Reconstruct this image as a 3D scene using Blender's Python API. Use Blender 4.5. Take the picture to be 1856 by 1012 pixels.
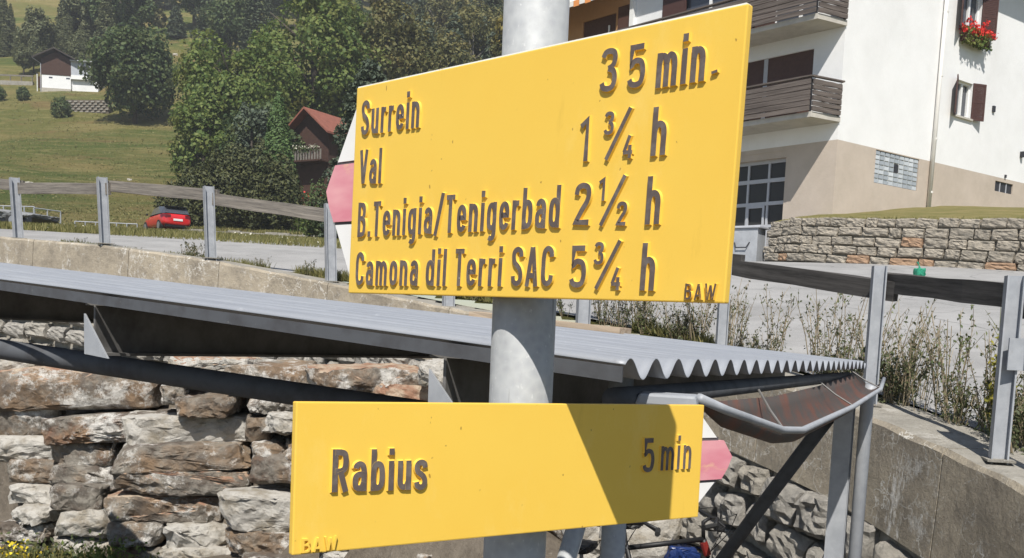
import bpy, bmesh, math, random
import numpy as np
from mathutils import Vector, Matrix
for o in list(bpy.data.objects): bpy.data.objects.remove(o)
SC = bpy.context.scene; COL = SC.collection
R = math.radians
random.seed(7); rng = np.random.default_rng(7)

# ------------------------------------------------------------------ camera, world, sun
cam = bpy.data.cameras.new('camera'); camo = bpy.data.objects.new('camera', cam); COL.objects.link(camo)
cam.sensor_fit = 'HORIZONTAL'; cam.sensor_width = 36; cam.lens = 36*1700/1856; cam.shift_y = (760-506)/1856
cam.clip_start = .02; cam.clip_end = 3000
PIT, ROL = R(5.87), R(2.2)
fwd = Vector((0, math.cos(PIT), -math.sin(PIT))); up0 = Vector((0, math.sin(PIT), math.cos(PIT))); r0 = Vector((1, 0, 0))
rt = r0*math.cos(ROL)+up0*math.sin(ROL); upv = up0*math.cos(ROL)-r0*math.sin(ROL)
camo.matrix_world = Matrix((rt, upv, -fwd)).transposed().to_4x4()
SC.camera = camo
SUN_EL, SUN_PHI = R(52.9), R(1.5)          # light travels towards +y, turned by SUN_PHI to +x
wd = bpy.data.worlds.new('World'); SC.world = wd; wd.use_nodes = True
nt = wd.node_tree; bg = nt.nodes['Background']
sky = nt.nodes.new('ShaderNodeTexSky'); sky.sky_type = 'NISHITA'; sky.sun_disc = False
sky.sun_elevation = SUN_EL; sky.sun_rotation = math.pi+SUN_PHI; sky.altitude = 900; sky.air_density = 1.0; sky.dust_density = .6
nt.links.new(sky.outputs[0], bg.inputs[0]); bg.inputs[1].default_value = .078
sl = bpy.data.lights.new('sun', 'SUN'); so = bpy.data.objects.new('sun', sl); COL.objects.link(so)
sl.energy = 5.0; sl.angle = R(.53); sl.color = (1, .955, .88)
ld = Vector((math.cos(SUN_EL)*math.sin(SUN_PHI), math.cos(SUN_EL)*math.cos(SUN_PHI), -math.sin(SUN_EL)))
so.rotation_euler = ld.to_track_quat('-Z', 'Y').to_euler(); so.location = -ld*50
SC.view_settings.view_transform = 'Standard'; SC.view_settings.look = 'None'
SC.view_settings.exposure = .42; SC.view_settings.gamma = 1

# ------------------------------------------------------------------ materials
def srgb(r, g, b):
    f = lambda c: ((c/255+.055)/1.055)**2.4 if c > 10 else c/255/12.92
    return (f(r), f(g), f(b), 1)
def col4(c): return tuple(c)+(1,) if len(c) == 3 else tuple(c)
class Mat:
    def __init__(s, name, rough=.7, metal=0, spec=.35):
        s.m = bpy.data.materials.new(name); s.m.use_nodes = True; s.t = s.m.node_tree
        s.b = s.t.nodes['Principled BSDF']; s.b.inputs['Roughness'].default_value = rough
        s.b.inputs['Metallic'].default_value = metal; s.b.inputs['Specular IOR Level'].default_value = spec
        s.co = s.t.nodes.new('ShaderNodeTexCoord'); s.c = None
    def n(s, typ, **k):
        x = s.t.nodes.new(typ)
        for a, v in k.items(): setattr(x, a, v)
        return x
    def vec(s, sc=(1, 1, 1), space='Object', rnd=False):
        mp = s.n('ShaderNodeMapping'); mp.inputs['Scale'].default_value = sc
        s.t.links.new(s.co.outputs[space], mp.inputs['Vector'])
        if rnd:
            oi = s.n('ShaderNodeObjectInfo'); ml = s.n('ShaderNodeMath', operation='MULTIPLY'); ml.inputs[1].default_value = 37
            s.t.links.new(oi.outputs['Random'], ml.inputs[0]); s.t.links.new(ml.outputs[0], mp.inputs['Location'])
        return mp.outputs[0]
    def noise(s, scale, detail=5, rough=.6, sc=(1, 1, 1), space='Object', dist=0, rnd=False):
        x = s.n('ShaderNodeTexNoise'); x.inputs['Scale'].default_value = scale; x.inputs['Detail'].default_value = detail
        x.inputs['Roughness'].default_value = rough; x.inputs['Distortion'].default_value = dist
        s.t.links.new(s.vec(sc, space, rnd), x.inputs['Vector']); return x.outputs['Fac']
    def voro(s, scale, feature='DISTANCE_TO_EDGE', sc=(1, 1, 1), space='Object', warp=0, rnd=False):
        x = s.n('ShaderNodeTexVoronoi', feature=feature); x.inputs['Scale'].default_value = scale
        v = s.vec(sc, space, rnd)
        if warp:
            nz = s.n('ShaderNodeTexNoise'); nz.inputs['Scale'].default_value = scale*2; nz.inputs['Detail'].default_value = 4
            s.t.links.new(v, nz.inputs['Vector'])
            ad = s.n('ShaderNodeVectorMath', operation='MULTIPLY_ADD'); ad.inputs[1].default_value = (warp,)*3
            s.t.links.new(nz.outputs['Color'], ad.inputs[0]); s.t.links.new(v, ad.inputs[2]); v = ad.outputs[0]
        s.t.links.new(v, x.inputs['Vector']); return x.outputs['Distance']
    def ramp(s, fac, a, b, inv=False):
        x = s.n('ShaderNodeMapRange'); x.inputs['From Min'].default_value = a; x.inputs['From Max'].default_value = b
        if inv: x.inputs['To Min'].default_value = 1; x.inputs['To Max'].default_value = 0
        s.t.links.new(fac, x.inputs['Value']); return x.outputs[0]
    def mul(s, a, b, op='MULTIPLY'):
        x = s.n('ShaderNodeMath', operation=op)
        for i, q in enumerate((a, b)):
            if isinstance(q, (int, float)): x.inputs[i].default_value = q
            else: s.t.links.new(q, x.inputs[i])
        return x.outputs[0]
    def base(s, c): s.c = col4(c); s.b.inputs['Base Color'].default_value = s.c; return s
    def mix(s, c, fac, k=1):
        x = s.n('ShaderNodeMix', data_type='RGBA')
        if k != 1: fac = s.mul(fac, k)
        s.t.links.new(fac, x.inputs[0])
        if isinstance(s.c, tuple): x.inputs[6].default_value = s.c
        else: s.t.links.new(s.c, x.inputs[6])
        x.inputs[7].default_value = col4(c); s.c = x.outputs[2]; s.t.links.new(s.c, s.b.inputs['Base Color']); return s
    def bump(s, fac, strength=.3, dist=.01):
        x = s.n('ShaderNodeBump'); x.inputs['Strength'].default_value = strength; x.inputs['Distance'].default_value = dist
        s.t.links.new(fac, x.inputs['Height'])
        pv = s.b.inputs['Normal']
        if pv.is_linked: s.t.links.new(pv.links[0].from_socket, x.inputs['Normal'])
        s.t.links.new(x.outputs[0], pv); return s
    def rnd_island(s):
        return s.n('ShaderNodeNewGeometry').outputs['Random Per Island']
    def rnd_obj(s): return s.n('ShaderNodeObjectInfo').outputs['Random']
M = {}
def flat(name, c, rough=.6, metal=0, var=.25, scale=8, bump=.0, spec=.35):
    m = Mat(name, rough, metal, spec).base(c)
    if var:
        d = tuple(v*(1-var) for v in c[:3]); f = m.noise(scale, 6, .65); m.mix(d, m.ramp(f, .4, .7))
        if bump: m.bump(f, bump, .01)
    M[name] = m.m; return m
# sign paint
YEL = (.79, .525, .085)
m = Mat('yellow', .42, 0, .3).base(YEL)
m.mix((.77, .475, .065), m.ramp(m.noise(5, 4), .35, .75), .6)
m.mix((.25, .13, .03), m.ramp(m.noise(130, 2, .4, sc=(1, 1, .6)), .765, .785), .7)
m.mix((.5, .30, .04), m.ramp(m.noise(22, 6, .7, sc=(1, 1, .2)), .66, .8), .35)
m.mix((.83, .60, .17), m.ramp(m.noise(9, 9, .8, sc=(1, 1, .5)), .55, .75), .5); m.mix((.42, .25, .05), m.ramp(m.noise(34, 3, .6, sc=(2.2, 1, .10)), .76, .79), .6); m.bump(m.noise(220, 3), .06, .001).bump(m.noise(14, 3), .05, .002); M['yellow'] = m.m
m = Mat('yellow_worn_edge', .5, 0, .3).base(YEL)
m.mix((.82, .8, .74), m.ramp(m.noise(40, 6, .8, sc=(.5, 1, 1)), .36, .44)); M['yellow_worn_edge'] = m.m
m = Mat('letter_paint', .6, 0, .3).base((.105, .083, .075))
m.mix((.17, .145, .13), m.ramp(m.noise(60, 5), .45, .7)); m.mix((.45, .42, .38), m.ramp(m.noise(160, 2, rnd=True), .74, .78), .8); M['letter_paint'] = m.m
m = Mat('letter_worn', .6).base((.55, .30, .04)); m.mix((.10, .07, .05), m.ramp(m.noise(60, 4), .38, .48)); M['letter_worn'] = m.m
flat('sign_white', (.78, .77, .75), .5, var=.06, scale=20)
m = Mat('sign_red', .5).base((.62, .22, .27)); m.mix((.72, .36, .38), m.ramp(m.noise(12, 3, sc=(.6, 1, 2)), .4, .7)); m.mix((.75, .5, .3), m.ramp(m.noise(18, 5, sc=(1, 1, 2.5)), .62, .72), .5); M['sign_red'] = m.m
flat('sign_dark', (.09, .085, .09), .6)
# metals
m = Mat('galvanised_pole', .6, .1, .35).base((.33, .34, .35))
m.mix((.40, .41, .41), m.ramp(m.voro(85, 'F1', rnd=True), .1, .9)); m.mix((.27, .275, .275), m.ramp(m.noise(45, 9, .85), .5, .75), .55)
m.mix((.55, .55, .54), m.ramp(m.noise(190, 3, .6, sc=(1, 1, .6)), .64, .72), .7); m.mix((.12, .11, .1), m.ramp(m.noise(60, 2, .5, sc=(1, 1, .12)), .72, .76), .7)
m.bump(m.noise(90, 4), .08, .001); M['galv'] = m.m
m = Mat('galvanised_steel', .55, .1, .4).base((.30, .315, .34))
m.mix((.38, .395, .42), m.ramp(m.noise(9, 6, .7, rnd=True), .4, .65)); m.mix((.25, .25, .25), m.ramp(m.noise(30, 5, .7), .62, .75), .6); M['steel'] = m.m
m = Mat('corrugated_sheet', .5, .15, .4).base((.27, .285, .315))
m.mix((.32, .335, .36), m.ramp(m.noise(3, 6, .7), .4, .68)); m.mix((.46, .47, .49), m.ramp(m.noise(14, 6, .8), .62, .72), .6)
m.mix((.19, .195, .21), m.ramp(m.noise(24, 8, .8), .56, .72), .6); M['roof_sheet'] = m.m
m = Mat('dark_tube', .65, 0, .25).base((.085, .09, .10)); m.mix((.06, .06, .065), m.ramp(m.noise(14, 5), .45, .7)); m.mix((.2, .2, .2), m.ramp(m.noise(70, 3), .72, .76), .5); M['tube'] = m.m  # dark steel for tubes; on the roof flashing the dark tone paints in shade
m = Mat('beam_steel', .6, .1, .3).base((.19, .185, .18)); m.mix((.10, .095, .09), m.ramp(m.noise(7, 6, .7), .4, .7)); M['beam'] = m.m
m = Mat('gutter_metal', .6, .1, .3).base((.075, .065, .06)); m.mix((.15, .06, .04), m.ramp(m.noise(9, 6, .7), .45, .62), .8); M['gutter'] = m.m  # dark base paints in the shade inside the trough; brown patches are rust
# concrete with white veins
def concrete(name, c1, c2, vein=1.0):
    m = Mat(name, .9, 0, .15).base(c1)
    m.mix(c2, m.ramp(m.noise(1.6, 8, .7), .38, .66)); m.mix((.14, .125, .105), m.ramp(m.noise(4, 9, .8), .48, .70), .75); m.mix((.10, .095, .085), m.ramp(m.noise(45, 6, .8), .56, .68), .6)
    v = m.ramp(m.voro(2.8, warp=.5), .0, .02, True); w = m.ramp(m.noise(1.9, 6), .45, .58)
    m.mix((.62, .60, .55), m.mul(v, w), .95*vein)
    m.mix((.60, .58, .54), m.mul(m.ramp(m.noise(2.6, 9, .82), .565, .66), vein), .75)
    m.mix((.66, .64, .60), m.mul(m.ramp(m.noise(1.5, 10, .85, sc=(1.6, 1.6, .5)), .575, .63), vein), .85); m.mix((.07, .065, .06), m.mul(m.ramp(m.noise(1.9, 10, .85, sc=(1.5, 1.5, .45)), .60, .66), vein), .7)
    m.bump(m.noise(38, 8, .75), .6, .015).bump(m.noise(9, 8, .7), .5, .03); M[name] = m.m
concrete('concrete', (.38, .33, .255), (.27, .235, .185), 1.0); concrete('concrete_top', (.33, .31, .27), (.24, .225, .195), .3)
# rocks
m = Mat('slab_rock', .9, 0, .15).base((.30, .275, .235))
m.mix((.13, .105, .085), m.ramp(m.noise(2.2, 8, .7, rnd=True), .42, .56), .9)
m.mix((.30, .20, .12), m.ramp(m.noise(1.5, 6, .65, rnd=True), .50, .64), .75)
m.mix((.26, .135, .08), m.ramp(m.noise(1.1, 7, .7, rnd=True), .59, .70), .6)
m.mix((.66, .635, .59), m.ramp(m.noise(1.9, 9, .8, rnd=True), .51, .59), .95)
m.mix((.09, .08, .07), m.ramp(m.noise(14, 8, .75), .58, .72), .75)
m.bump(m.noise(5, 8, .8), .9, .06).bump(m.noise(26, 8, .75, dist=.4), .9, .025); M['rock'] = m.m
m = Mat('rust_rock', .9, 0, .15).base((.26, .15, .10)); m.mix((.40, .33, .25), m.ramp(m.noise(4, 8, .7, rnd=True), .42, .6)); m.mix((.12, .09, .07), m.ramp(m.noise(11, 8, .75), .55, .7), .7)
m.bump(m.noise(14, 8, .75), .7, .03); M['rock_rust'] = m.m
m = Mat('pale_rock', .9, 0, .15).base((.52, .495, .45)); m.mix((.30, .26, .2), m.ramp(m.noise(3, 8, .7, rnd=True), .46, .66)); m.mix((.11, .10, .09), m.ramp(m.noise(12, 8, .75), .58, .72), .7)
m.bump(m.noise(6, 8, .8), .8, .05).bump(m.noise(22, 8, .75), .9, .025); M['rock_pale'] = m.m
m = Mat('wall_stone', .9, 0, .15).base((.50, .47, .42)); m.mix((.29, .275, .25), m.ramp(m.noise(4, 8, .75, rnd=True), .4, .62)); m.mix((.42, .38, .31), m.ramp(m.rnd_obj(), .5, 1), .6)
m.mix((.17, .16, .15), m.ramp(m.noise(18, 8, .75, rnd=True), .6, .78), .6)
m.bump(m.noise(16, 8, .8, rnd=True), .9, .05); M['wall_stone'] = m.m
m = Mat('field_stone', .9, 0, .15).base((.44, .39, .32)); m.mix((.29, .26, .215), m.ramp(m.rnd_obj(), .35, 1), .8); m.mix((.19, .175, .15), m.ramp(m.noise(3, 8, .7, rnd=True), .45, .65), .8); m.mix((.45, .27, .16), m.ramp(m.rnd_obj(), .93, .94), .7)
m.bump(m.noise(9, 8, .75, rnd=True), .8, .05); M['field_stone'] = m.m
flat('mortar', (.34, .315, .27), .95, var=.45, scale=9, bump=.6)
# wood
m = Mat('weathered_plank', .85, 0, .2).base((.25, .225, .195)); m.mix((.11, .10, .09), m.ramp(m.noise(6, 8, .75, sc=(.25, 5, 5), rnd=True), .38, .62)); m.mix((.30, .28, .25), m.ramp(m.noise(9, 8, .8, sc=(.15, 6, 6), rnd=True), .58, .72), .7)
m.bump(m.noise(10, 6, .7, sc=(.2, 8, 8), rnd=True), .6, .01); M['plank'] = m.m
m = Mat('dark_plank', .85, 0, .2).base((.095, .088, .082)); m.mix((.04, .037, .035), m.ramp(m.noise(6, 8, .75, sc=(.25, 5, 5), rnd=True), .38, .62)); m.mix((.2, .18, .16), m.ramp(m.noise(12, 8, .8, sc=(.15, 6, 6), rnd=True), .62, .74), .6); M['plank_dark'] = m.m
m = Mat('pale_board', .8).base((.42, .33, .24)); m.mix((.28, .2, .13), m.ramp(m.noise(8, 6, .7, sc=(.2, 4, 4)), .45, .65)); M['board'] = m.m
m = Mat('balcony_wood', .85, 0, .2).base((.155, .13, .115)); m.mix((.075, .062, .056), m.ramp(m.noise(4, 8, .7, sc=(.2, .2, 6), rnd=True), .4, .62)); m.mix((.2, .17, .15), m.ramp(m.noise(7, 6, .7, sc=(.3, .3, 8), rnd=True), .62, .74), .5); M['balcony_wood'] = m.m
flat('brown_panel', (.085, .042, .032), .55, var=.2); flat('shutter_brown', (.075, .036, .03), .55, var=.2)
flat('dark_timber', (.065, .032, .022), .85, var=.35, scale=3)
flat('grey_boards', (.42, .44, .48), .8, var=.15, scale=2)
# plaster
m = Mat('white_plaster', .9, 0, .15).base((.78, .78, .78)); m.mix((.69, .69, .685), m.ramp(m.noise(.5, 8, .7), .4, .7)); m.mix((.62, .61, .59), m.ramp(m.noise(.9, 8, .75, sc=(1, 1, .12)), .58, .74), .45); m.bump(m.noise(16, 4, .7), .35, .012); M['white_plaster'] = m.m
m = Mat('beige_plaster', .9, 0, .15).base((.50, .43, .365)); m.mix((.42, .36, .30), m.ramp(m.noise(.7, 8, .75), .4, .66)); m.mix((.36, .31, .265), m.ramp(m.noise(1.2, 8, .75, sc=(1, 1, .15)), .58, .74), .5); m.bump(m.noise(16, 4, .7), .4, .012); M['beige_plaster'] = m.m
flat('ochre_plaster', (.45, .25, .12), .9, var=.1, scale=2); flat('slab_concrete', (.50, .47, .42), .85, var=.2, scale=3)
flat('white_paint', (.78, .78, .77), .5, var=.05); flat('pipe_white', (.74, .72, .69), .5, var=.08, scale=3)
flat('frame_grey', (.44, .45, .48), .5, var=.08); flat('door_grey', (.36, .35, .35), .6, var=.12)
flat('glass_dark', (.035, .034, .034), .35, var=0, spec=.3); flat('window_glass', (.06, .065, .08), .06, var=0, spec=.8)
m = Mat('glass_block', .15, 0, .6).base((.34, .37, .40)); m.mix((.6, .63, .66), m.ramp(m.rnd_obj(), .3, 1)); M['glass_block'] = m.m
flat('grey_box', (.36, .375, .40), .6, var=.25, scale=4)
flat('red_tile', (.26, .095, .065), .8, var=.3, scale=3); flat('dark_tile', (.055, .045, .042), .85, var=.3, scale=3)
flat('awning_white', (.75, .72, .68), .8, var=.03); flat('awning_orange', (.75, .30, .10), .8, var=.03)
flat('vent_dark', (.03, .03, .035), .5, var=0)
# ground
m = Mat('asphalt', .92, 0, .2).base((.31, .305, .30)); m.mix((.235, .232, .228), m.ramp(m.noise(1.1, 8, .7), .42, .66)); m.mix((.44, .43, .42), m.ramp(m.noise(70, 3, .6), .56, .70), .6); m.mix((.20, .195, .19), m.ramp(m.noise(.35, 7, .7, sc=(.5, 2, 1)), .52, .66), .5); m.mix((.19, .185, .175), m.ramp(m.noise(45, 4, .7), .6, .7), .6)
m.mix((.13, .13, .125), m.mul(m.ramp(m.voro(.7, warp=.4), .002, .011, True), m.ramp(m.noise(.6, 3), .45, .55)), .8); m.bump(m.noise(120, 3), .3, .006); M['asphalt'] = m.m
m = Mat('meadow', .95, 0, .1).base((.17, .17, .05))
m.mix((.28, .225, .09), m.ramp(m.noise(.045, 7, .7), .45, .58), .9); m.mix((.09, .13, .03), m.ramp(m.noise(.032, 7, .7, sc=(.5, 1.2, 1)), .48, .56), .9)
m.mix((.25, .16, .075), m.ramp(m.noise(.09, 9, .78, sc=(.7, 1.4, 1)), .53, .62), .7)
m.mix((.31, .27, .11), m.ramp(m.noise(.35, 8, .75, sc=(.35, 1.5, 1), dist=1.2), .51, .60), .7); m.mix((.085, .10, .03), m.ramp(m.noise(.9, 10, .85), .54, .66), .6)
m.mix((.36, .31, .15), m.ramp(m.noise(3, 8, .8), .57, .68), .55)
m.bump(m.noise(.9, 10, .85), 1.0, .7); M['meadow'] = m.m
m = Mat('lawn', .95, 0, .1).base((.15, .14, .05)); m.mix((.23, .19, .085), m.ramp(m.noise(1.5, 8, .7), .42, .62)); m.bump(m.noise(12, 8, .7), .8, .06); M['lawn'] = m.m
m = Mat('soil', .95, 0, .1).base((.17, .145, .115)); m.mix((.09, .075, .06), m.ramp(m.noise(2, 8, .75), .4, .65)); m.mix((.3, .27, .23), m.ramp(m.noise(14, 6, .7), .6, .72), .6); m.bump(m.noise(12, 8, .7), .8, .05); M['soil'] = m.m
flat('path_earth', (.34, .26, .17), .95, var=.3, scale=1)
# vegetation
def leafmat(name, a, b, c=None, tr=.25):
    m = Mat(name, .6, 0, .25).base(a); r = m.rnd_island()
    m.mix(b, m.ramp(r, .15, .95))
    if c: m.mix(c, m.ramp(m.noise(.35, 3), .52, .68), .75)
    t = m.n('ShaderNodeBsdfTranslucent'); mx = m.n('ShaderNodeMixShader'); mx.inputs[0].default_value = tr
    m.t.links.new(m.c, t.inputs[0]); out = m.t.nodes['Material Output']
    m.t.links.new(m.b.outputs[0], mx.inputs[1]); m.t.links.new(t.outputs[0], mx.inputs[2]); m.t.links.new(mx.outputs[0], out.inputs[0]); M[name] = m.m
leafmat('leaf_maple', (.09, .145, .036), (.21, .255, .068), (.23, .21, .06), .38)
leafmat('leaf_dark', (.055, .09, .036), (.12, .155, .055), (.13, .14, .05), .3)
leafmat('leaf_olive', (.09, .10, .035), (.18, .165, .06), (.21, .165, .055))
leafmat('leaf_yellow', (.20, .17, .04), (.36, .28, .07))
leafmat('needle_blue', (.06, .082, .055), (.115, .14, .09), None, .1)
leafmat('needle_spruce', (.05, .07, .038), (.095, .115, .058), None, .1)
leafmat('needle_larch', (.10, .12, .06), (.19, .195, .095), None, .2)
leafmat('yew', (.04, .05, .02), (.105, .11, .04), None, .1)
leafmat('thuja', (.06, .11, .035), (.115, .175, .055), None, .1)
leafmat('weed', (.08, .105, .04), (.155, .175, .07), None, .25)
leafmat('weed_dark', (.06, .075, .035), (.12, .13, .06), None, .2)
leafmat('goldenrod', (.19, .19, .035), (.30, .26, .04), None, .2)
leafmat('grass', (.15, .155, .05), (.30, .265, .11), None, .35)
leafmat('flower_yellow', (.60, .45, .02), (.75, .6, .05), None, .1); leafmat('flower_red', (.55, .022, .02), (.75, .06, .04), None, .1)
leafmat('flower_pale', (.55, .52, .42), (.7, .66, .55), None, .1)
leafmat('stalk_dry', (.24, .19, .12), (.36, .30, .2), None, .1)
flat('bark', (.085, .07, .055), .9, var=.4, scale=3); flat('bark_pale', (.20, .18, .15), .9, var=.4, scale=3)
# vehicles
m = Mat('car_red', .25, 0, .5).base((.55, .018, .022)); m.b.inputs['Coat Weight'].default_value = .6; M['car_red'] = m.m
flat('car_black', (.012, .012, .014), .3, var=0, spec=.5); flat('rubber', (.02, .02, .02), .8, var=0); flat('rim', (.35, .35, .37), .35, .6, var=0)
flat('tail_red', (.12, .01, .015), .2, var=0, spec=.6); flat('plate_white', (.75, .75, .75), .5, var=0)
flat('bike_blue', (.012, .03, .12), .35, var=.1, spec=.5); flat('bike_red', (.22, .025, .02), .35, var=.1, spec=.5); flat('bike_black', (.015, .015, .016), .5, var=0)
flat('tarp', (.24, .245, .25), .7, var=.3, scale=4); flat('bag_green', (.03, .28, .17), .4, var=.1)

# ------------------------------------------------------------------ builders
def link(o, parent=None):
    COL.objects.link(o)
    if parent is not None: o.parent = parent
    return o
def tag(o, label=None, cat=None, group=None, kind=None):
    if label: o['label'] = label
    if cat: o['category'] = cat
    if group: o['group'] = group
    if kind: o['kind'] = kind
    return o
def thing(name, label, cat, loc=(0, 0, 0), rz=0, group=None, mat=None):
    o = bpy.data.objects.new(name, None); o.empty_display_size = .05; link(o)
    if mat is not None: o.matrix_world = mat
    else: o.location = loc; o.rotation_euler = (0, 0, rz)
    return tag(o, label, cat, group)
class MB:
    def __init__(s): s.v = []; s.f = []; s.mi = []
    def add(s, vs, fs, mi=0):
        k = len(s.v); s.v += [tuple(v) for v in vs]
        for f in fs: s.f.append(tuple(i+k for i in f)); s.mi.append(mi)
        return s
    def hexa(s, p, mi=0):   # p: 8 points, bottom 4 ccw, top 4 ccw
        return s.add(p, [(3, 2, 1, 0), (4, 5, 6, 7), (0, 1, 5, 4), (1, 2, 6, 5), (2, 3, 7, 6), (3, 0, 4, 7)], mi)
    def box(s, x0, x1, y0, y1, z0, z1, mi=0):
        return s.hexa([(x0, y0, z0), (x1, y0, z0), (x1, y1, z0), (x0, y1, z0), (x0, y0, z1), (x1, y0, z1), (x1, y1, z1), (x0, y1, z1)], mi)
    def tube(s, pts, rad, n=10, mi=0, cap=True):
        pts = [Vector(p) for p in pts]; rad = rad if isinstance(rad, (list, tuple)) else [rad]*len(pts)
        d0 = (pts[-1]-pts[0]).normalized(); a = Vector((0, 0, 1)) if abs(d0.z) < .9 else Vector((1, 0, 0))
        k = len(s.v)
        for i, p in enumerate(pts):
            d = (pts[min(i+1, len(pts)-1)]-pts[max(i-1, 0)]).normalized(); u = d.cross(a).normalized(); w = u.cross(d)
            for j in range(n):
                t = 2*math.pi*j/n; s.v.append(tuple(p+(u*math.cos(t)+w*math.sin(t))*rad[i]))
        for i in range(len(pts)-1):
            for j in range(n):
                j2 = (j+1) % n; s.f.append((k+i*n+j, k+i*n+j2, k+(i+1)*n+j2, k+(i+1)*n+j)); s.mi.append(mi)
        if cap:
            s.f.append(tuple(k+j for j in range(n))[::-1]); s.mi.append(mi)
            s.f.append(tuple(k+(len(pts)-1)*n+j for j in range(n))); s.mi.append(mi)
        return s
    def build(s, name, mats, parent=None, smooth=False, bevel=0, off=None):
        me = bpy.data.meshes.new(name); vs = s.v
        if off is not None: vs = [(v[0]-off[0], v[1]-off[1], v[2]-off[2]) for v in vs]
        me.from_pydata(vs, [], s.f); mats = mats if isinstance(mats, (list, tuple)) else [mats]
        for q in mats: me.materials.append(M[q])
        if len(mats) > 1: me.polygons.foreach_set('material_index', s.mi)
        if smooth: me.polygons.foreach_set('use_smooth', [True]*len(me.polygons))
        if bevel:
            b = bmesh.new(); b.from_mesh(me); bmesh.ops.bevel(b, geom=b.edges[:], offset=bevel, segments=2, affect='EDGES', profile=.6); b.to_mesh(me); b.free()
        me.update(); o = bpy.data.objects.new(name, me); return link(o, parent)
def np_mesh(name, V, Fq, mat, parent=None, smooth=False):
    V = np.asarray(V, np.float32); Fq = np.asarray(Fq, np.int32); k = Fq.shape[1]
    me = bpy.data.meshes.new(name); me.vertices.add(len(V)); me.vertices.foreach_set('co', V.ravel())
    me.loops.add(Fq.size); me.loops.foreach_set('vertex_index', Fq.ravel()); me.polygons.add(len(Fq))
    me.polygons.foreach_set('loop_start', np.arange(0, Fq.size, k, dtype=np.int32)); me.polygons.foreach_set('loop_total', np.full(len(Fq), k, np.int32))
    if smooth: me.polygons.foreach_set('use_smooth', np.ones(len(Fq), bool))
    me.materials.append(M[mat]); me.update(calc_edges=True); me.validate()
    o = bpy.data.objects.new(name, me); return link(o, parent)
def bar(name, p0, p1, w, h, mat, parent, off=(0, 0, 0), rough=0, bevel=.004, roll=0):
    """a rectangular member from p0 to p1 (local x along it, w across, h upright)"""
    p0 = Vector(p0)-Vector(off); p1 = Vector(p1)-Vector(off); L = (p1-p0).length; x = (p1-p0).normalized()
    y = Vector((0, 0, 1)).cross(x).normalized(); z = x.cross(y)
    mb = MB(); n = 1 if not rough else 5
    for i in range(n):
        a, b = L*i/n, L*(i+1)/n
    if not rough: mb.box(0, L, -w/2, w/2, -h/2, h/2)
    else:
        rr = lambda: random.uniform(-rough, rough); ring = []
        for i in range(n+1):
            a = L*i/n; ring.append([(a, -w/2+rr(), -h/2+rr()), (a, w/2+rr(), -h/2+rr()), (a, w/2+rr(), h/2+rr()), (a, -w/2+rr(), h/2+rr())])
        for g in ring: mb.v += g
        for i in range(n):
            for j in range(4): mb.f.append((i*4+j, i*4+(j+1) % 4, (i+1)*4+(j+1) % 4, (i+1)*4+j)); mb.mi.append(0)
        mb.f += [(0, 1, 2, 3), (n*4+3, n*4+2, n*4+1, n*4)]; mb.mi += [0, 0]
    o = mb.build(name, mat, parent, bevel=0 if rough else bevel)
    if rough:
        b = bmesh.new(); b.from_mesh(o.data); bmesh.ops.recalc_face_normals(b, faces=b.faces); b.to_mesh(o.data); b.free()
    o.matrix_local = Matrix.Translation(p0) @ Matrix((x, y, z)).transposed().to_4x4() @ Matrix.Rotation(roll, 4, 'X')
    return o
def sdist(x, y, path):
    """signed distance to a polyline: positive on its left-hand side when walking along it"""
    x = np.asarray(x, float); y = np.asarray(y, float); best = np.full(x.shape, 1e9); sg = np.ones(x.shape)
    for (ax, ay), (bx, by) in zip(path[:-1], path[1:]):
        dx, dy = bx-ax, by-ay; L2 = dx*dx+dy*dy
        t = np.clip(((x-ax)*dx+(y-ay)*dy)/L2, 0, 1); ex, ey = x-(ax+t*dx), y-(ay+t*dy); d = np.hypot(ex, ey)
        cr = dx*(y-ay)-dy*(x-ax); m_ = d < best-1e-9; best = np.where(m_, d, best); sg = np.where(m_, np.sign(cr), sg)
    return best*sg
def vnoise(x, y, s, seed=0):
    x = np.asarray(x)/s; y = np.asarray(y)/s; xi = np.floor(x).astype(int); yi = np.floor(y).astype(int); fx, fy = x-xi, y-yi
    fx = fx*fx*(3-2*fx); fy = fy*fy*(3-2*fy)
    h = lambda a, b: (np.sin(a*127.1+b*311.7+seed*74.7)*43758.5453) % 1
    return (h(xi, yi)*(1-fx)+h(xi+1, yi)*fx)*(1-fy)+(h(xi, yi+1)*(1-fx)+h(xi+1, yi+1)*fx)*fy-.5

# ------------------------------------------------------------------ setting: terrain, road, yard
# fence posts (x, y, ground z), near right to far left; the retaining wall follows them
POSTS = [(2.65, 5.06, -.65), (2.47, 6.49, -.48), (1.80, 8.22, -.25), (.70, 9.85, -.06), (-.81, 11.27, .15), (-2.46, 12.51, .44), (-4.32, 13.34, .73), (-6.17, 14.17, .93), (-8.0, 15.19, 1.03)]
WP = [(2.72, 2.2, -1.02), (2.70, 3.7, -.83)]+POSTS+[(-10.2, 16.1, 1.2), (-13.5, 17.6, 1.45), (-20, 20, 1.9)]
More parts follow.
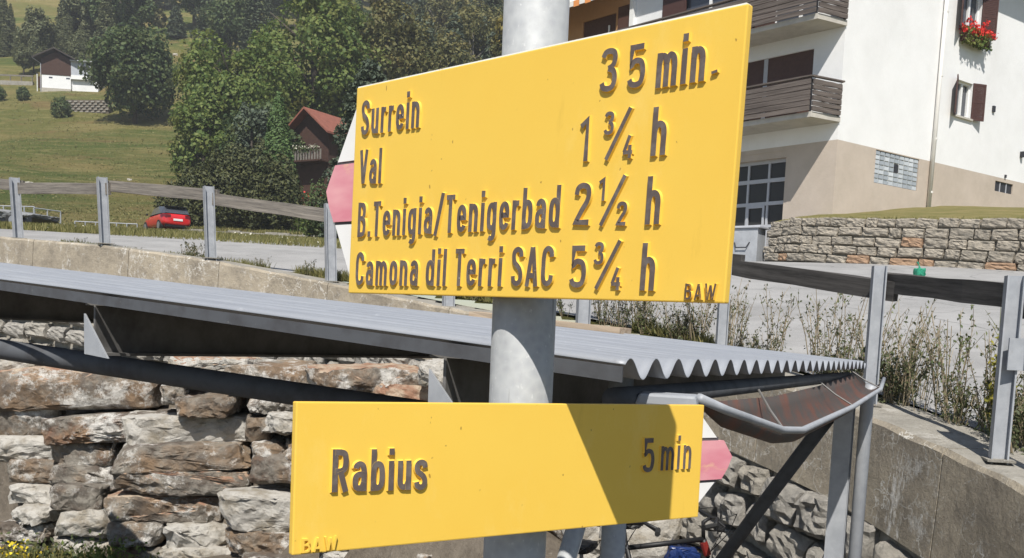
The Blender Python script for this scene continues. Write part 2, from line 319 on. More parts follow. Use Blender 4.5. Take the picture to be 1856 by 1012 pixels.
# walking from near right to far left the road side lies on the right-hand side, the yard on the left
def smooth_path(P, n):
    P = np.array(P, float); d = np.r_[0, np.cumsum(np.hypot(*np.diff(P[:, :2], axis=0).T))]; t = np.linspace(0, d[-1], n)
    q = np.stack([np.interp(t, d, P[:, i]) for i in range(3)], 1); k = max(3, n//14)
    for _ in range(2):
        pad = np.r_[np.repeat(q[:1], k, 0), q, np.repeat(q[-1:], k, 0)]; ker = np.ones(2*k+1)/(2*k+1)
        sm = np.stack([np.convolve(pad[:, i], ker, 'valid') for i in range(3)], 1); w = .35; q = q*(1-w)+sm*w
    return q
WL = smooth_path(WP, 120)
WL2 = [tuple(p[:2]) for p in WL]
_PY = [-60, 0, 6.5, 19, 27, 45, 57, 75, 90, 112, 136, 165, 200, 260, 330, 420]; _PZ = [-5, -1.4, -.48, 1.27, 1.9, 3.35, 4.35, 8.0, 12.2, 19.8, 29.2, 42.5, 59, 88, 126, 180]
def H(x, y):
    x = np.asarray(x, float); y = np.asarray(y, float)
    z = (np.interp(y-1.5, _PY, _PZ)+np.interp(y, _PY, _PZ)+np.interp(y+1.5, _PY, _PZ))/3
    xt = np.clip(x-2.5, -12, 12); z = z+np.where(xt < 0, -.02*xt, .04*xt)*np.clip(1-(y-25)/60, 0, 1)
    far = np.clip((y-60)/60, 0, 1)
    z = z+far*(4*vnoise(x, y, 38, 1)+1.6*vnoise(x, y, 13, 2)); z = z+.25*np.clip((y-25)/20, 0, 1)*vnoise(x, y, 5, 3)
    return z
def grid(name, xs, ys, hf, mat, keep=None, smooth=True):
    X, Y = np.meshgrid(xs, ys); Z = hf(X, Y); nx, ny = len(xs), len(ys)
    V = np.stack([X.ravel(), Y.ravel(), Z.ravel()], 1); I = np.arange(nx*ny).reshape(ny, nx)
    Fq = np.stack([I[:-1, :-1], I[:-1, 1:], I[1:, 1:], I[1:, :-1]], -1).reshape(-1, 4)
    if keep is not None:
        k = keep(X, Y).ravel(); Fq = Fq[k[Fq].all(1)]; u = np.unique(Fq); mp = np.full(len(V), -1); mp[u] = np.arange(len(u)); V = V[u]; Fq = mp[Fq]
    o = np_mesh(name, V, Fq, mat, smooth=smooth); tag(o, kind='structure'); return o
xs = np.r_[-420, -330, -260, np.arange(-210, -60, 6), np.arange(-60, -22, 2), np.arange(-22, 10, .25), np.arange(10, 60, 2.5), np.arange(60, 260, 12), 320, 420]
ys = np.r_[-60, -40, -25, -12, np.arange(-6, 22, .25), np.arange(22, 70, 1.2), np.arange(70, 240, 4), np.arange(240, 421, 20)]
upper = lambda X, Y: (sdist(X, Y, WL2) < -.08) & ~((Y < 2) & (X < 2.72))
grid('hillside', xs, ys, lambda X, Y: H(X, Y)-.03, 'meadow', upper)
def yardz(x, y):
    d = sdist(x, y, WL2); z = -2.43+.13*np.clip(x, -8, 0)+.03*np.clip(x, 0, 3)+.06*vnoise(x, y, .7, 4)
    b = np.clip((1.55-d)/.7, 0, 1)*np.clip((1.0-x)/2.0, 0, 1)      # the bank behind the stacked slabs
    return z+b*np.clip(1.5-.08*x, 0, 3)
grid('yard_ground', np.r_[-60, -40, -26, np.arange(-18, 3.2, .2)], np.r_[-30, -15, np.arange(-6, 18, .2), 18.2], yardz, 'soil', lambda X, Y: sdist(X, Y, WL2) > -.3)
# asphalt road between the fence and the verge, widening into the forecourt
def road():
    n = 110; near = []; far = []
    FAR = [(12.5, 2.0), (12.3, 8), (10.5, 15.5), (9.0, 17.4), (5.8, 20.7), (5.6, 22.3), (11.0, 27.0), (8.0, 30.5), (3.5, 33.0), (.5, 31.0), (-2.0, 21.0), (-3.6, 18.4), (-6.8, 18.35), (-9.5, 18.3), (-13, 19.4), (-20, 22.0)]
    fp = smooth_path([(a, b, 0) for a, b in FAR], n); k = np.linspace(0, len(WL)-1, n); nx_ = np.interp(k, range(len(WL)), WL[:, 0]); ny_ = np.interp(k, range(len(WL)), WL[:, 1])
    V = []; m_ = 26
    for i in range(n):
        tx, ty = nx_[min(i+1, n-1)]-nx_[max(i-1, 0)], ny_[min(i+1, n-1)]-ny_[max(i-1, 0)]; l = math.hypot(tx, ty); ox, oy = ty/l*.42, -tx/l*.42
        for j in range(m_):
            t = j/(m_-1); x = (nx_[i]+ox)*(1-t)+fp[i, 0]*t; y = (ny_[i]+oy)*(1-t)+fp[i, 1]*t; V.append((x, y, 0))
    V = np.array(V); V[:, 2] = H(V[:, 0], V[:, 1])+.004+.012*vnoise(V[:, 0], V[:, 1], 1.2, 9)
    I = np.arange(n*m_).reshape(n, m_); Fq = np.stack([I[:-1, :-1], I[:-1, 1:], I[1:, 1:], I[1:, :-1]], -1).reshape(-1, 4)
    o = np_mesh('road', V, Fq, 'asphalt', smooth=True); tag(o, kind='structure')
road()

# ------------------------------------------------------------------ the sign post and its two signs
def eul(yaw, tilt, lean): return Matrix.Rotation(R(yaw), 4, 'Z') @ Matrix.Rotation(R(tilt), 4, 'X') @ Matrix.Rotation(R(lean), 4, 'Y')
pole = thing('sign_post', 'round galvanised steel post carrying the two yellow direction signs', 'post', (.0045, 1.134, -2.52))
mb = MB(); mb.tube([(0, 0, 0), (.0045, 0, 1.9), (.0065, .012, 3.6)], .0385, 40); mb.build('tube', 'galv', pole, smooth=True)
mb = MB(); mb.tube([(.0065, .012, 3.6), (.0065, .012, 3.615)], .0395, 32); mb.build('cap', 'galv', pole)
mb = MB(); mb.tube([(0, 0, -.05), (0, 0, .12)], [.09, .06], 20); mb.build('footing', 'concrete_top', pole)
S_ = .075
def spl(p, n=5):
    P = [p[0]]+list(p)+[p[-1]]; out = []
    for i in range(1, len(P)-2):
        a, b, c, d = P[i-1], P[i], P[i+1], P[i+2]
        for k in range(n):
            t = k/n; out.append(tuple(.5*(2*b[j]+(c[j]-a[j])*t+(2*a[j]-5*b[j]+4*c[j]-d[j])*t*t+(3*b[j]-a[j]-3*c[j]+d[j])*t**3) for j in (0, 1)))
    return out+[p[-1]]
def glyph(ch):
    X = .72; s = S_
    Sp = [(.425, .74), (.39, .87), (.25, .925), (.11, .87), (.075, .74), (.13, .60), (.25, .52), (.37, .42), (.425, .27), (.38, .13), (.25, .075), (.11, .13), (.075, .26)]
    bowl = [(s, .48), (.12, .60), (.22, .645), (.32, .60), (.365, .48), (.365, .24), (.32, .12), (.22, .075), (.12, .12), (s, .24)]
    ring = spl(bowl+[bowl[0]], 4)
    g = {
     'S': (.5, [spl(Sp)]), 's': (.42, [[(x*.84, y*.72+.006) for x, y in spl(Sp)]]),
     'u': (.44, [spl([(s, X), (s, .4), (s, .22), (.12, .11), (.21, .075), (.3, .11), (.365, .22)]), [(.365, X), (.365, 0)]]),
     'r': (.31, [[(s, 0), (s, X)], spl([(s, .46), (.12, .58), (.20, .64), (.30, .645)])]),
     'e': (.44, [[(s, .375), (.365, .375)]+spl([(.365, .375), (.365, .48), (.32, .60), (.22, .645), (.12, .60), (s, .48), (s, .24), (.12, .12), (.22, .075), (.32, .115), (.36, .19)])[1:]]),
     'i': (.15, [[(s, 0), (s, X)], [(s, .86), (s, 1.02)]]), 'l': (.15, [[(s, 0), (s, 1)]]), '.': (.15, [[(s, 0), (s, .16)]]), '-': (.2, [[(0, .1), (.2, .16)]]),
     'n': (.44, [[(s, 0), (s, X)], spl([(s, .48), (.12, .60), (.22, .645), (.32, .60), (.365, .48), (.365, .3), (.365, 0)])]),
     'm': (.69, [[(s, 0), (s, X)], spl([(s, .48), (.12, .60), (.20, .645), (.29, .60), (.335, .48), (.335, .3), (.335, 0)]), spl([(.335, .48), (.38, .60), (.46, .645), (.56, .60), (.61, .48), (.61, .3), (.61, 0)])]),
     'V': (.5, [[(.06, 1), (.235, .03)], [(.44, 1), (.265, .03)]]), 'A': (.52, [[(.06, 0), (.245, .97)], [(.46, 0), (.275, .97)], [(.12, .27), (.40, .27)]]),
     'W': (.74, [[(.05, 1), (.195, .03)], [(.36, .9), (.21, .03)], [(.38, .9), (.53, .03)], [(.69, 1), (.545, .03)]]),
     'a': (.44, [spl([(.365, 0), (.365, .3), (.365, .48), (.32, .60), (.22, .645), (.12, .61), (.09, .53)]), spl([(.365, .40), (.2, .40), (.1, .35), (s, .24), (.1, .12), (.2, .075), (.3, .11), (.365, .22)])]),
     'B': (.5, [[(s, 0), (s, 1)], [(s, .925)]+spl([(.25, .925), (.36, .89), (.40, .74), (.36, .59), (.25, .54)])+[(s, .54)], spl([(.25, .54), (.38, .49), (.425, .31), (.38, .12), (.25, .075)])+[(s, .075)]]),
     'R': (.5, [[(s, 0), (s, 1)], [(s, .925)]+spl([(.25, .925), (.38, .88), (.42, .71), (.38, .54), (.25, .48)])+[(s, .48)], [(.25, .48), (.435, 0)]]),
     'T': (.46, [[(0, .925), (.46, .925)], [(.23, 0), (.23, .92)]]), 'C': (.5, [spl([(.425, .72), (.39, .86), (.25, .925), (.12, .86), (s, .70), (s, .5), (s, .30), (.12, .14), (.25, .075), (.39, .14), (.425, .28)])]),
     'o': (.44, [ring]), 'b': (.44, [[(s, 0), (s, 1)], ring]), 'd': (.44, [[(.365, 0), (.365, 1)], ring]),
     'g': (.44, [ring, spl([(.365, X), (.365, .3), (.365, -.02), (.32, -.15), (.22, -.19), (.11, -.16)])]), 'h': (.44, [[(s, 0), (s, 1)], spl([(s, .48), (.12, .60), (.22, .645), (.32, .60), (.365, .48), (.365, .3), (.365, 0)])]),
     '/': (.42, [[(.03, -.06), (.39, 1.06)]]), '1': (.26, [[(.02, .80), (.185, .95), (.185, 0)]]),
     '2': (.48, [spl([(s, .72), (.11, .87), (.24, .925), (.37, .87), (.405, .72), (.36, .55), (.24, .36), (.09, .085)])+[(.09, .075), (.44, .075)]]),
     '3': (.48, [spl([(.075, .80), (.13, .90), (.24, .925), (.36, .88), (.395, .74), (.34, .59), (.22, .53)]), spl([(.22, .53), (.36, .47), (.41, .29), (.36, .12), (.24, .075), (.12, .11), (.07, .22)])]),
     '4': (.5, [[(.30, .95), (.07, .27)], [(.03, .26), (.46, .26)], [(.345, .55), (.345, 0)]]),
     '5': (.48, [[(.40, .925), (.10, .925), (.09, .50)]+spl([(.09, .50), (.16, .60), (.25, .62), (.36, .56), (.405, .35), (.36, .13), (.24, .075), (.12, .11), (.07, .21)])[1:]]),
    }
    return g[ch]
def stroke(mb, pts, hw, ht, zt, kx, kz, x0, z0, zoff):
    """one raised stroke: sloping painted sides (slot 1), flat top (slot 0); front of the sign is -y"""
    q = [pts[0]]
    for p in pts[1:]:
        if math.dist(p, q[-1]) > .012: q.append(p)
    pts = [(p[0]*kx, p[1]*kz) for p in q]; n = len(pts); closed = math.dist(pts[0], pts[-1]) < 1e-3*kx+1e-6; b = []
    for i in range(n):
        a = pts[i-1] if i else (pts[-2] if closed else None); c = pts[i+1] if i < n-1 else (pts[1] if closed else None); p = pts[i]
        d1 = None if a is None else ((p[0]-a[0]), (p[1]-a[1])); d2 = None if c is None else ((c[0]-p[0]), (c[1]-p[1]))
        nn = []
        for d in (d1, d2):
            if d: l = math.hypot(*d) or 1; nn.append((-d[1]/l, d[0]/l))
        nx, ny = sum(v[0] for v in nn)/len(nn), sum(v[1] for v in nn)/len(nn); l2 = max(nx*nx+ny*ny, .3); nx, ny = nx/l2, ny/l2
        e = (0, 0)
        if not closed and i in (0, n-1):
            d = d2 if i == 0 else d1; l = math.hypot(*d); sg = -1 if i == 0 else 1; e = (sg*d[0]/l, sg*d[1]/l)
        b.append((p, nx, ny, e))
    k = len(mb.v); zt = zt+zoff
    for p, nx, ny, e in b:
        for w, y, ex in ((hw, .0006, hw-ht), (ht, -zt, 0), (-ht, -zt, 0), (-hw, .0006, hw-ht)):
            mb.v.append((x0+p[0]+nx*w+e[0]*ex, y, z0+p[1]+ny*w+e[1]*ex))
    for i in range(n-1):
        for j, mi in ((0, 1), (1, 0), (2, 1)):
            mb.f.append((k+i*4+j, k+(i+1)*4+j, k+(i+1)*4+j+1, k+i*4+j+1)); mb.mi.append(mi)
    if not closed:
        mb.f.append((k, k+1, k+2, k+3)); mb.mi.append(1); e = k+(n-1)*4; mb.f.append((e+3, e+2, e+1, e)); mb.mi.append(1)
def write(sign, text, x0, x1, z0, z1, cap, mats=('letter_paint', 'yellow'), gap=.17, raised=.0030, wt=1.0):
    """raised lettering: text runs from x0 to x1 (mm), baseline z0 to z1 (mm), capitals cap mm high"""
    adv = []; tot = 0
    for ch in text:
        w = .3 if ch == ' ' else glyph(ch)[0]; adv.append((tot, w)); tot += w+(.0 if ch == ' ' else gap)
    tot -= gap; kx = (x1-x0)/tot/1000; kz = cap/1000
    for ch, (a, w) in zip(text, adv):
        if ch == ' ': continue
        mb = MB(); zb = (z0+(z1-z0)*a/tot)/1000; hw = .090*kz*wt; ht = .066*kz*wt
        for i, pl in enumerate(glyph(ch)[1]): stroke(mb, pl, hw, ht, raised, kx, kz, x0/1000+a*kx, zb, i*.00012)
        o = mb.build('letter', list(mats), sign); o.location.y = -.0045
def plate(sign, W, Hh, worn):
    b = MB().box(-W/2, W/2, -.0045, .0045, -Hh/2, Hh/2).build('plate', 'yellow', sign, bevel=.0014)
    mb = MB(); mb.box(-W/2+.002, W/2-.002, -.0040, .0040, Hh/2-.0016, Hh/2+.0012)
    if worn: mb.build('worn_top_edge', 'yellow_worn_edge', sign)
    mb = MB().box(-.05, .05, .0045, .010, -Hh/2*.75, Hh/2*.75); mb.build('mounting_bracket', 'steel', sign)
def tip(sign, W, Hh, s, L, mid):
    """pointed white-red-white end behind the plate; s = side it points to, L = length, mid = half height of the red band"""
    xe = s*(W/2-.012); half = Hh/2-.013; hx = lambda z: s*(W/2+L*(1-abs(z)/(half*1.03)))
    def prism(name, poly, y0, y1, mat):
        n = len(poly); mb = MB(); mb.add([(x, y0, z) for x, z in poly]+[(x, y1, z) for x, z in poly], [tuple(range(n)), tuple(range(2*n-1, n-1, -1))]+[(i, i+n, (i+1) % n+n, (i+1) % n) for i in range(n)])
        o = mb.build(name, mat, sign); b = bmesh.new(); b.from_mesh(o.data); bmesh.ops.recalc_face_normals(b, faces=b.faces); b.to_mesh(o.data); b.free(); return o
    prism('white_band', [(xe, mid+.004), (hx(mid+.004), mid+.004), (s*W/2, half), (xe, half)], .001, .007, 'sign_white')
    prism('white_band', [(xe, -mid-.004), (hx(mid+.004), -mid-.004), (s*W/2, -half), (xe, -half)], .001, .007, 'sign_white')
    prism('red_band', [(xe, mid), (s*(W/2+L*.72), mid), (s*(W/2+L*.90), mid*.45), (s*(W/2+L*1.0), .004), (s*(W/2+L*.88), -mid*.45), (s*(W/2+L*.70), -mid), (xe, -mid)], -.0005, .007, 'sign_red')
    prism('dark_groove', [(xe, mid+.0045), (hx(mid), mid+.0045), (hx(mid), mid-.0005), (xe, mid-.0005)], .002, .0066, 'sign_dark')
    prism('dark_groove', [(xe, -mid+.0005), (hx(mid), -mid+.0005), (hx(mid), -mid-.0045), (xe, -mid-.0045)], .002, .0066, 'sign_dark')
up = thing('direction_sign', 'large yellow four-line hiking sign with raised lettering pointing to Surrein', 'sign', mat=Matrix.Translation((-.0113, 1.0859, .1636)) @ eul(-43.3, -1.17, .59))
plate(up, .58, .2703, True); tip(up, .58, .2703, -1, .066, .0385)
write(up, 'Surrein', -273, -157, 71, 70, 45); write(up, 'Val', -272, -227, 7, 6.5, 45)
write(up, 'B.Tenigia/Tenigerbad', -271, 82, -61.5, -59.5, 45.5); write(up, 'Camona dil Terri SAC', -271, 78, -125, -122.5, 44.5)
write(up, '3', 125, 148, 75.5, 75.5, 44); write(up, '5', 160, 183, 75, 75, 43); write(up, 'min', 196.5, 250.5, 71.5, 71.5, 46); write(up, '-', 258.5, 265, 75.5, 75.5, 20)
for base, xo, sy in ((8, 0, '3/4'), (-58.5, -4, '1/2'), (-123.5, -6, '3/4')):
    write(up, {8: '1', -58.5: '2', -123.5: '5'}[base], (104 if base == 8 else 101), (117 if base == 8 else 125), base, base, 45)
    write(up, sy[0], 135+xo*.3, (148 if sy[0] == '3' else 144)+xo*.3, base+24.5, base+24.5, 23, wt=1.25); write(up, '/', 138+xo*.3, 170+xo*.3, base+2, base+2, 44, wt=.8)
    write(up, sy[2], 161+xo*.6, 174.5+xo*.6, base-1.5, base-1.5, 24, wt=1.25); write(up, 'h', 196+xo*.2, 213+xo*.3, base-1.5, base-1.5, 47)
write(up, 'BAW', 247.5, 282, -133, -132.6, 15.5, ('letter_worn', 'yellow'), raised=.003)
lo = thing('direction_sign', 'smaller yellow one-line hiking sign with raised lettering pointing to Rabius', 'sign', mat=Matrix.Translation((.02, 1.0702, -.1662)) @ eul(36.37, -1.61, 1.5))
plate(lo, .574, .150, False); tip(lo, .574, .150, 1, .066, .0265)
write(lo, 'Rabius', -248, -139.5, -14.6, -17, 43, wt=1.08); write(lo, '5', 176, 197, -11, -10, 44); write(lo, 'min', 208, 264, -9.4, -8.5, 43.5, wt=.85)
write(lo, 'BAW', -278, -241, -73.0, -73.0, 14, ('yellow', 'yellow'), raised=.003)

# ------------------------------------------------------------------ bicycle shelter
A0 = Vector((0.1712, 1.4472, -0.048)); A1 = Vector((1.608, 4.2992, -0.1136)); EE = A1-A0; LE = EE.length; e_ = EE.normalized(); u_ = Vector((-.8107, .5823, .0617))
LEN = 7.9; sh = thing('bicycle_shelter', 'open shelter with grey corrugated metal roof on steel posts and beams', 'shelter', (0, 0, 0)); sh.location = (0.216, 1.88, -2); SO = sh.location.copy()
def roof():
    nt_, per, amp = 25, 14, .0172; na = nt_*per+1; V = []; Fq = []; st = [0, .02]+list(np.linspace(.5, LEN, 14))
    for s in st:
        for i in range(na):
            ph = i/per-.18; p = A0+e_*(LE*i/(na-1))+u_*s; z = amp*(math.cos(2*math.pi*ph)-1)
            z += .003*math.sin(i*.11+s*1.3)*(s > .3)
            V.append((p.x-SO.x, p.y-SO.y, p.z+z-SO.z))
    for k in range(len(st)-1):
        for i in range(na-1): a = k*na+i; Fq.append((a, a+1, a+na+1, a+na))
    o = np_mesh('corrugated_roof', V, Fq, 'roof_sheet', sh, smooth=True)
    md = o.modifiers.new('thickness', 'SOLIDIFY'); md.thickness = .002; md.offset = 0; return o
roof()
# flashing strip along the near sheet side; its dark colour stands in for shade
mb = MB(); n_ = Vector((0, 0, 1)); p0 = A0+e_*-.012; c = [p0+Vector((0, 0, -.013)), p0+u_*LEN+Vector((0, 0, -.013))]
d = Vector((0, 0, -.024)); w = e_*.004
mb.hexa([c[0]+d, c[1]+d, c[1]+d+w, c[0]+d+w, c[0], c[1], c[1]+w, c[0]+w]); mb.build('edge_flashing', 'tube', sh, off=SO)
def ibeam(name, p, dirv, L, h, fw, tf, mat, parent, off):
    x = dirv.normalized(); y = Vector((0, 0, 1)).cross(x).normalized(); z = x.cross(y); mb = MB()
    for (y0, y1, z0, z1) in ((-fw/2, fw/2, 0, tf), (-.003, .003, tf, h-tf), (-fw/2, fw/2, h-tf, h)):
        P = []
        for zz in (z0, z1):
            for a, yy in ((0, y0), (L, y0), (L, y1), (0, y1)): P.append(p+x*a+y*yy+z*zz)
        mb.hexa(P)
    o = mb.build(name, mat, parent, off=off); return o
for s in (.37, 1.505, 2.64, 3.78, 4.91, 6.05, 7.18):
    ibeam('purlin', A0+u_*s+Vector((0, 0, -.0345-.13))+e_*.01, e_, LE-.05, .13, .066, .007, 'beam', sh, SO)
    # triangular end plate
    p = A0+u_*s+Vector((0, 0, -.0345-.13))+e_*.005; mb = MB(); t = -u_
    a, b, c3 = p+t*-.028, p+t*.075, p+t*-.028+Vector((0, 0, .10)); th = e_*-.006
    mb.add([a, b, c3, a+th, b+th, c3+th], [(0, 1, 2), (5, 4, 3), (0, 3, 4, 1), (1, 4, 5, 2), (2, 5, 3, 0)]); mb.build('end_plate', 'steel', sh, off=SO)
mb = MB(); mb.tube([(-5.8, 4.15, .07), (-1.66, 2.84, -.127), (.235, 2.02, -.25)], .030, 20); mb.build('tie_tube', 'tube', sh, smooth=True, off=SO)
mb = MB(); mb.tube([(0.216, 1.88, -2.43), (0.216, 1.88, -0.10)], .025, 20); mb.build('post', 'galv', sh, smooth=True, off=SO)
mb = MB(); mb.tube([(0.172, 1.864, -0.264), (-0.016, 1.64, -0.92)], .019, 16); mb.build('brace', 'galv', sh, smooth=True, off=SO)
q0 = A0+e_*.10+u_*.06+Vector((0, 0, -.075)); mb = MB(); mb.tube([q0, q0+e_*(LE-.25)], .020, 12); mb.build('edge_tube', 'tube', sh, smooth=True, off=SO)
# far column: H section and round downpipe
mb = MB(); cx, cy = 1.516, 4.264; ang = math.atan2(e_.y, e_.x)
def hcol(mb, cx, cy, z0, z1, w, dpt, ang):
    ca, sa = math.cos(ang), math.sin(ang); pt = lambda a, b, z: (cx+a*ca-b*sa, cy+a*sa+b*ca, z)
    for (a0, a1, b0, b1) in ((-w/2, w/2, -dpt/2, -dpt/2+.007), (-w/2, w/2, dpt/2-.007, dpt/2), (-.003, .003, -dpt/2+.007, dpt/2-.007)):
        mb.hexa([pt(a0, b0, z0), pt(a1, b0, z0), pt(a1, b1, z0), pt(a0, b1, z0), pt(a0, b0, z1), pt(a1, b0, z1), pt(a1, b1, z1), pt(a0, b1, z1)])
hcol(mb, cx, cy, -2.45, -.168, .08, .08, ang+math.pi/2); mb.build('column', 'steel', sh, off=SO)
mb = MB(); mb.tube([(1.488, 4.288, -0.32), (1.264, 4.68, -0.896), (1.04, 5.064, -1.48)], .034, 14); mb.build('brace', 'tube', sh, smooth=True, off=SO)
mb = MB(); mb.tube([(1.604, 4.192, -0.216), (1.592, 4.208, -0.288), (1.588, 4.216, -2.4)], .029, 18); mb.build('downpipe', 'steel', sh, smooth=True, off=SO)
# gutter: bent half-round trough below the open end of the sheet
def gutter():
    st = [((0.36, 1.728, -0.132), (0.328, 1.648, -0.12), .016), ((0.4, 1.816, -0.136), (0.4, 1.744, -0.148), .04), ((0.616, 2.352, -0.164), (0.64, 2.208, -0.228), .068), ((0.688, 2.48, -0.168), (0.728, 2.336, -0.24), .068),
          ((1.064, 3.28, -0.18), (1.168, 3.216, -0.244), .064), ((1.44, 4.016, -0.168), (1.544, 3.944, -0.22), .06), ((1.584, 4.32, -0.164), (1.672, 4.24, -0.188), .052)]
    n = 11; mb = MB(); rim = []
    for b, r, sag in st:
        b, r = Vector(b), Vector(r); r = b.lerp(r, 1.0); sag *= .95; rim.append(r)
        for j in range(n):
            t = j/(n-1); q = b.lerp(r, t); mb.v.append((q.x, q.y, q.z-sag*math.sin(math.pi*t)**.8))
    for i in range(len(st)-1):
        for j in range(n-1): a = i*n+j; mb.f.append((a, a+1, a+n+1, a+n)); mb.mi.append(0)
    o = mb.build('gutter', 'gutter', sh, smooth=True, off=SO); md = o.modifiers.new('thickness', 'SOLIDIFY'); md.thickness = .003
    mb = MB(); mb.tube(rim, .009, 10); mb.build('gutter_bead', 'steel', o, smooth=True, off=SO)
    for a, b, _ in (st[2], st[4], st[5]):
        mb = MB(); a, b = Vector(a), Vector(b); mb.tube([a+Vector((0, 0, .02)), a.lerp(b, .5)+Vector((0, 0, .008)), b+Vector((0, 0, .006))], .003, 6); mb.build('gutter_bracket', 'beam', o, off=SO)
    mb = MB(); mb.hexa([(0.2096, 1.616, -0.132), (0.32, 1.616, -0.14), (0.336, 1.672, -0.14), (0.22, 1.672, -0.132), (0.2176, 1.616, -0.112), (0.316, 1.616, -0.1144), (0.332, 1.672, -0.1144), (0.228, 1.672, -0.112)]); mb.build('gutter_end', 'steel', o, bevel=.005, off=SO)
gutter()
bd = bar('wooden_board', A1+u_*1.22-e_*.10+Vector((0, 0, .0155)), A1+u_*2.2-e_*.13+Vector((0, 0, .0155)), .13, .029, 'board', None, rough=.003)
tag(bd, 'loose pale wooden board lying on the corrugated shelter roof', 'board')

# ------------------------------------------------------------------ retaining wall and fence
wall = thing('retaining_wall', 'long curved retaining wall, cracked concrete capping over rough masonry, below the road fence', 'wall', (2.6, 5.0, -2.4)); WO = wall.location.copy()
tang = np.gradient(WL[:, :2], axis=0); tang /= np.linalg.norm(tang, axis=1)[:, None]; nyard = np.stack([-tang[:, 1], tang[:, 0]], 1)
arc = np.r_[0, np.cumsum(np.hypot(*np.diff(WL[:, :2], axis=0).T))]
def wpt(s, out, dz=0):
    x = np.interp(s, arc, WL[:, 0]); y = np.interp(s, arc, WL[:, 1]); z = np.interp(s, arc, WL[:, 2]); nx = np.interp(s, arc, nyard[:, 0]); ny = np.interp(s, arc, nyard[:, 1])
    return Vector((x+nx*out, y+ny*out, z+dz))
def capping(s0, s1):
    n = max(3, int((s1-s0)/.12)); mb = MB()
    prof = [(.14, -.66), (.125, -.30), (.11, -.03), (.085, 0), (-.40, .012), (-.40, -.70)]; m_ = len(prof)
    for i in range(n+1):
        s = s0+(s1-s0)*i/n
        for j, (o, z) in enumerate(prof):
            jx = .004*math.sin(s*3.3+j*2)+.002*math.sin(s*9+j) if j < 4 else 0
            p = wpt(s, o+jx, z+(.006*math.sin(s*11+j) if j in (2, 3) else 0)); mb.v.append(tuple(p))
    for i in range(n):
        for j in range(m_):
            j2 = (j+1) % m_; mb.f.append((i*m_+j, i*m_+j2, (i+1)*m_+j2, (i+1)*m_+j)); mb.mi.append(1 if j == 3 else 0)
    mb.f += [tuple(range(m_-1, -1, -1)), tuple(n*m_+j for j in range(m_))]; mb.mi += [0, 0]
    o = mb.build('concrete_capping', ['concrete', 'concrete_top'], wall, off=WO); b = bmesh.new(); b.from_mesh(o.data); bmesh.ops.recalc_face_normals(b, faces=b.faces); b.to_mesh(o.data); b.free()
js = [0, 2.75, 4.9, 7.4, 9.6, 11.7, 13.6, 15.3, 17.4, 19.6, 22.4, arc[-1]]
for a, b in zip(js[:-1], js[1:]): capping(a+.006, b-.006)
mb = MB(); ss = np.linspace(0, arc[-1], 90)
for s in ss:
    for o, z in ((.09, -.655), (.13, -2.9), (-.38, -2.9), (-.38, -.66)): p = wpt(s, o, 0); mb.v.append((p.x, p.y, p.z+z if z > -2 else -3.0))
for i in range(len(ss)-1):
    for j in range(4): mb.f.append((i*4+j, i*4+(j+1) % 4, i*4+4+(j+1) % 4, i*4+4+j)); mb.mi.append(0)
mb.build('masonry_core', 'mortar', wall, off=WO)
from mathutils import noise as mnoise
def stone_mesh(name, mat, seed, skew=.08, n=5, rough=.06, rnd=.10):
    """roughly squared building stone: uneven corners, worn edges, broken front (-y)"""
    r = random.Random(seed); b = bmesh.new(); bmesh.ops.create_cube(b, size=1); bmesh.ops.subdivide_edges(b, edges=b.edges[:], cuts=n, use_grid_fill=True)
    cj = {(i, k): (r.uniform(-skew, skew*.2), r.uniform(-skew, skew*.2)) for i in (-1, 1) for k in (-1, 1)}; o3 = Vector((seed*2.3, seed*1.1, seed*4.7))
    for v in b.verts:
        x, y, z = v.co; dx = dz = 0
        for (i, k), (a, c) in cj.items():
            w = (.5+i*x)*(.5+k*z); dx += w*a*i; dz += w*c*k
        e = (abs(2*x)**8+abs(2*z)**8)*.5
        p = Vector((x*2.2, y, z*1.6)); n1 = mnoise.noise(p*1.6+o3); n2 = mnoise.noise(p*4.1+o3); n3 = 1-2*abs(mnoise.noise(p*2.6+o3*2))
        v.co.x += dx+rough*.35*n2; v.co.z += dz+rough*.5*mnoise.noise(p*2.2+o3*3)
        if y < -.1: v.co.y += rnd*e*1.2-rough*(2.2*n1+1.3*n2+.9*n3)
    me = bpy.data.meshes.new(name); b.to_mesh(me); b.free(); me.materials.append(M[mat]); return me
SM = [stone_mesh('masonry_stone', 'wall_stone', i, .12, 6, .085, .26) for i in range(9)]
s = 1.0; r_ = random.Random(3)
for row in range(6):
    s = .8+r_.uniform(0, .3)
    while s < 21.5:
        wst = r_.uniform(.28, .50)*(1 if s < 9 else 1.15); hst = .29
        top = wpt(s+wst/2, 0).z-.67-row*(hst+.012); gx = wpt(s+wst/2, .2); gz = float(yardz(np.array([gx.x]), np.array([gx.y]))[0])
        if top-hst*.4 > gz-.2:
            p = wpt(s+wst/2, .10+r_.uniform(-.015, .045)+row*.012); q1, q2 = wpt(s, .1), wpt(s+wst, .1); t = (q2-q1); yaw = math.atan2(-t.y, -t.x)
            o = bpy.data.objects.new('stone', r_.choice(SM)); link(o, wall); h_ = hst*r_.uniform(.85, 1.12)
            o.location = Vector((p.x, p.y, top-hst/2+r_.uniform(-.03, .03)))-WO; o.rotation_euler = (r_.uniform(-.1, .1), math.atan2(t.z, math.hypot(t.x, t.y))+r_.uniform(-.12, .12), yaw); o.scale = (wst*.97, .26, h_)
        s += wst+.012
fence = thing('roadside_fence', 'roadside fence of galvanised steel posts with weathered grey timber rails on the capping', 'fence', (2.65, 5.06, -.65)); FO = fence.location.copy()
hts = [1.0, .96, .96, .98, 1.0, 1.02, 1.0, .98, .96]
leans = [0, 0, 0, 0, -.02, -.035, -.04, -.045, -.055]
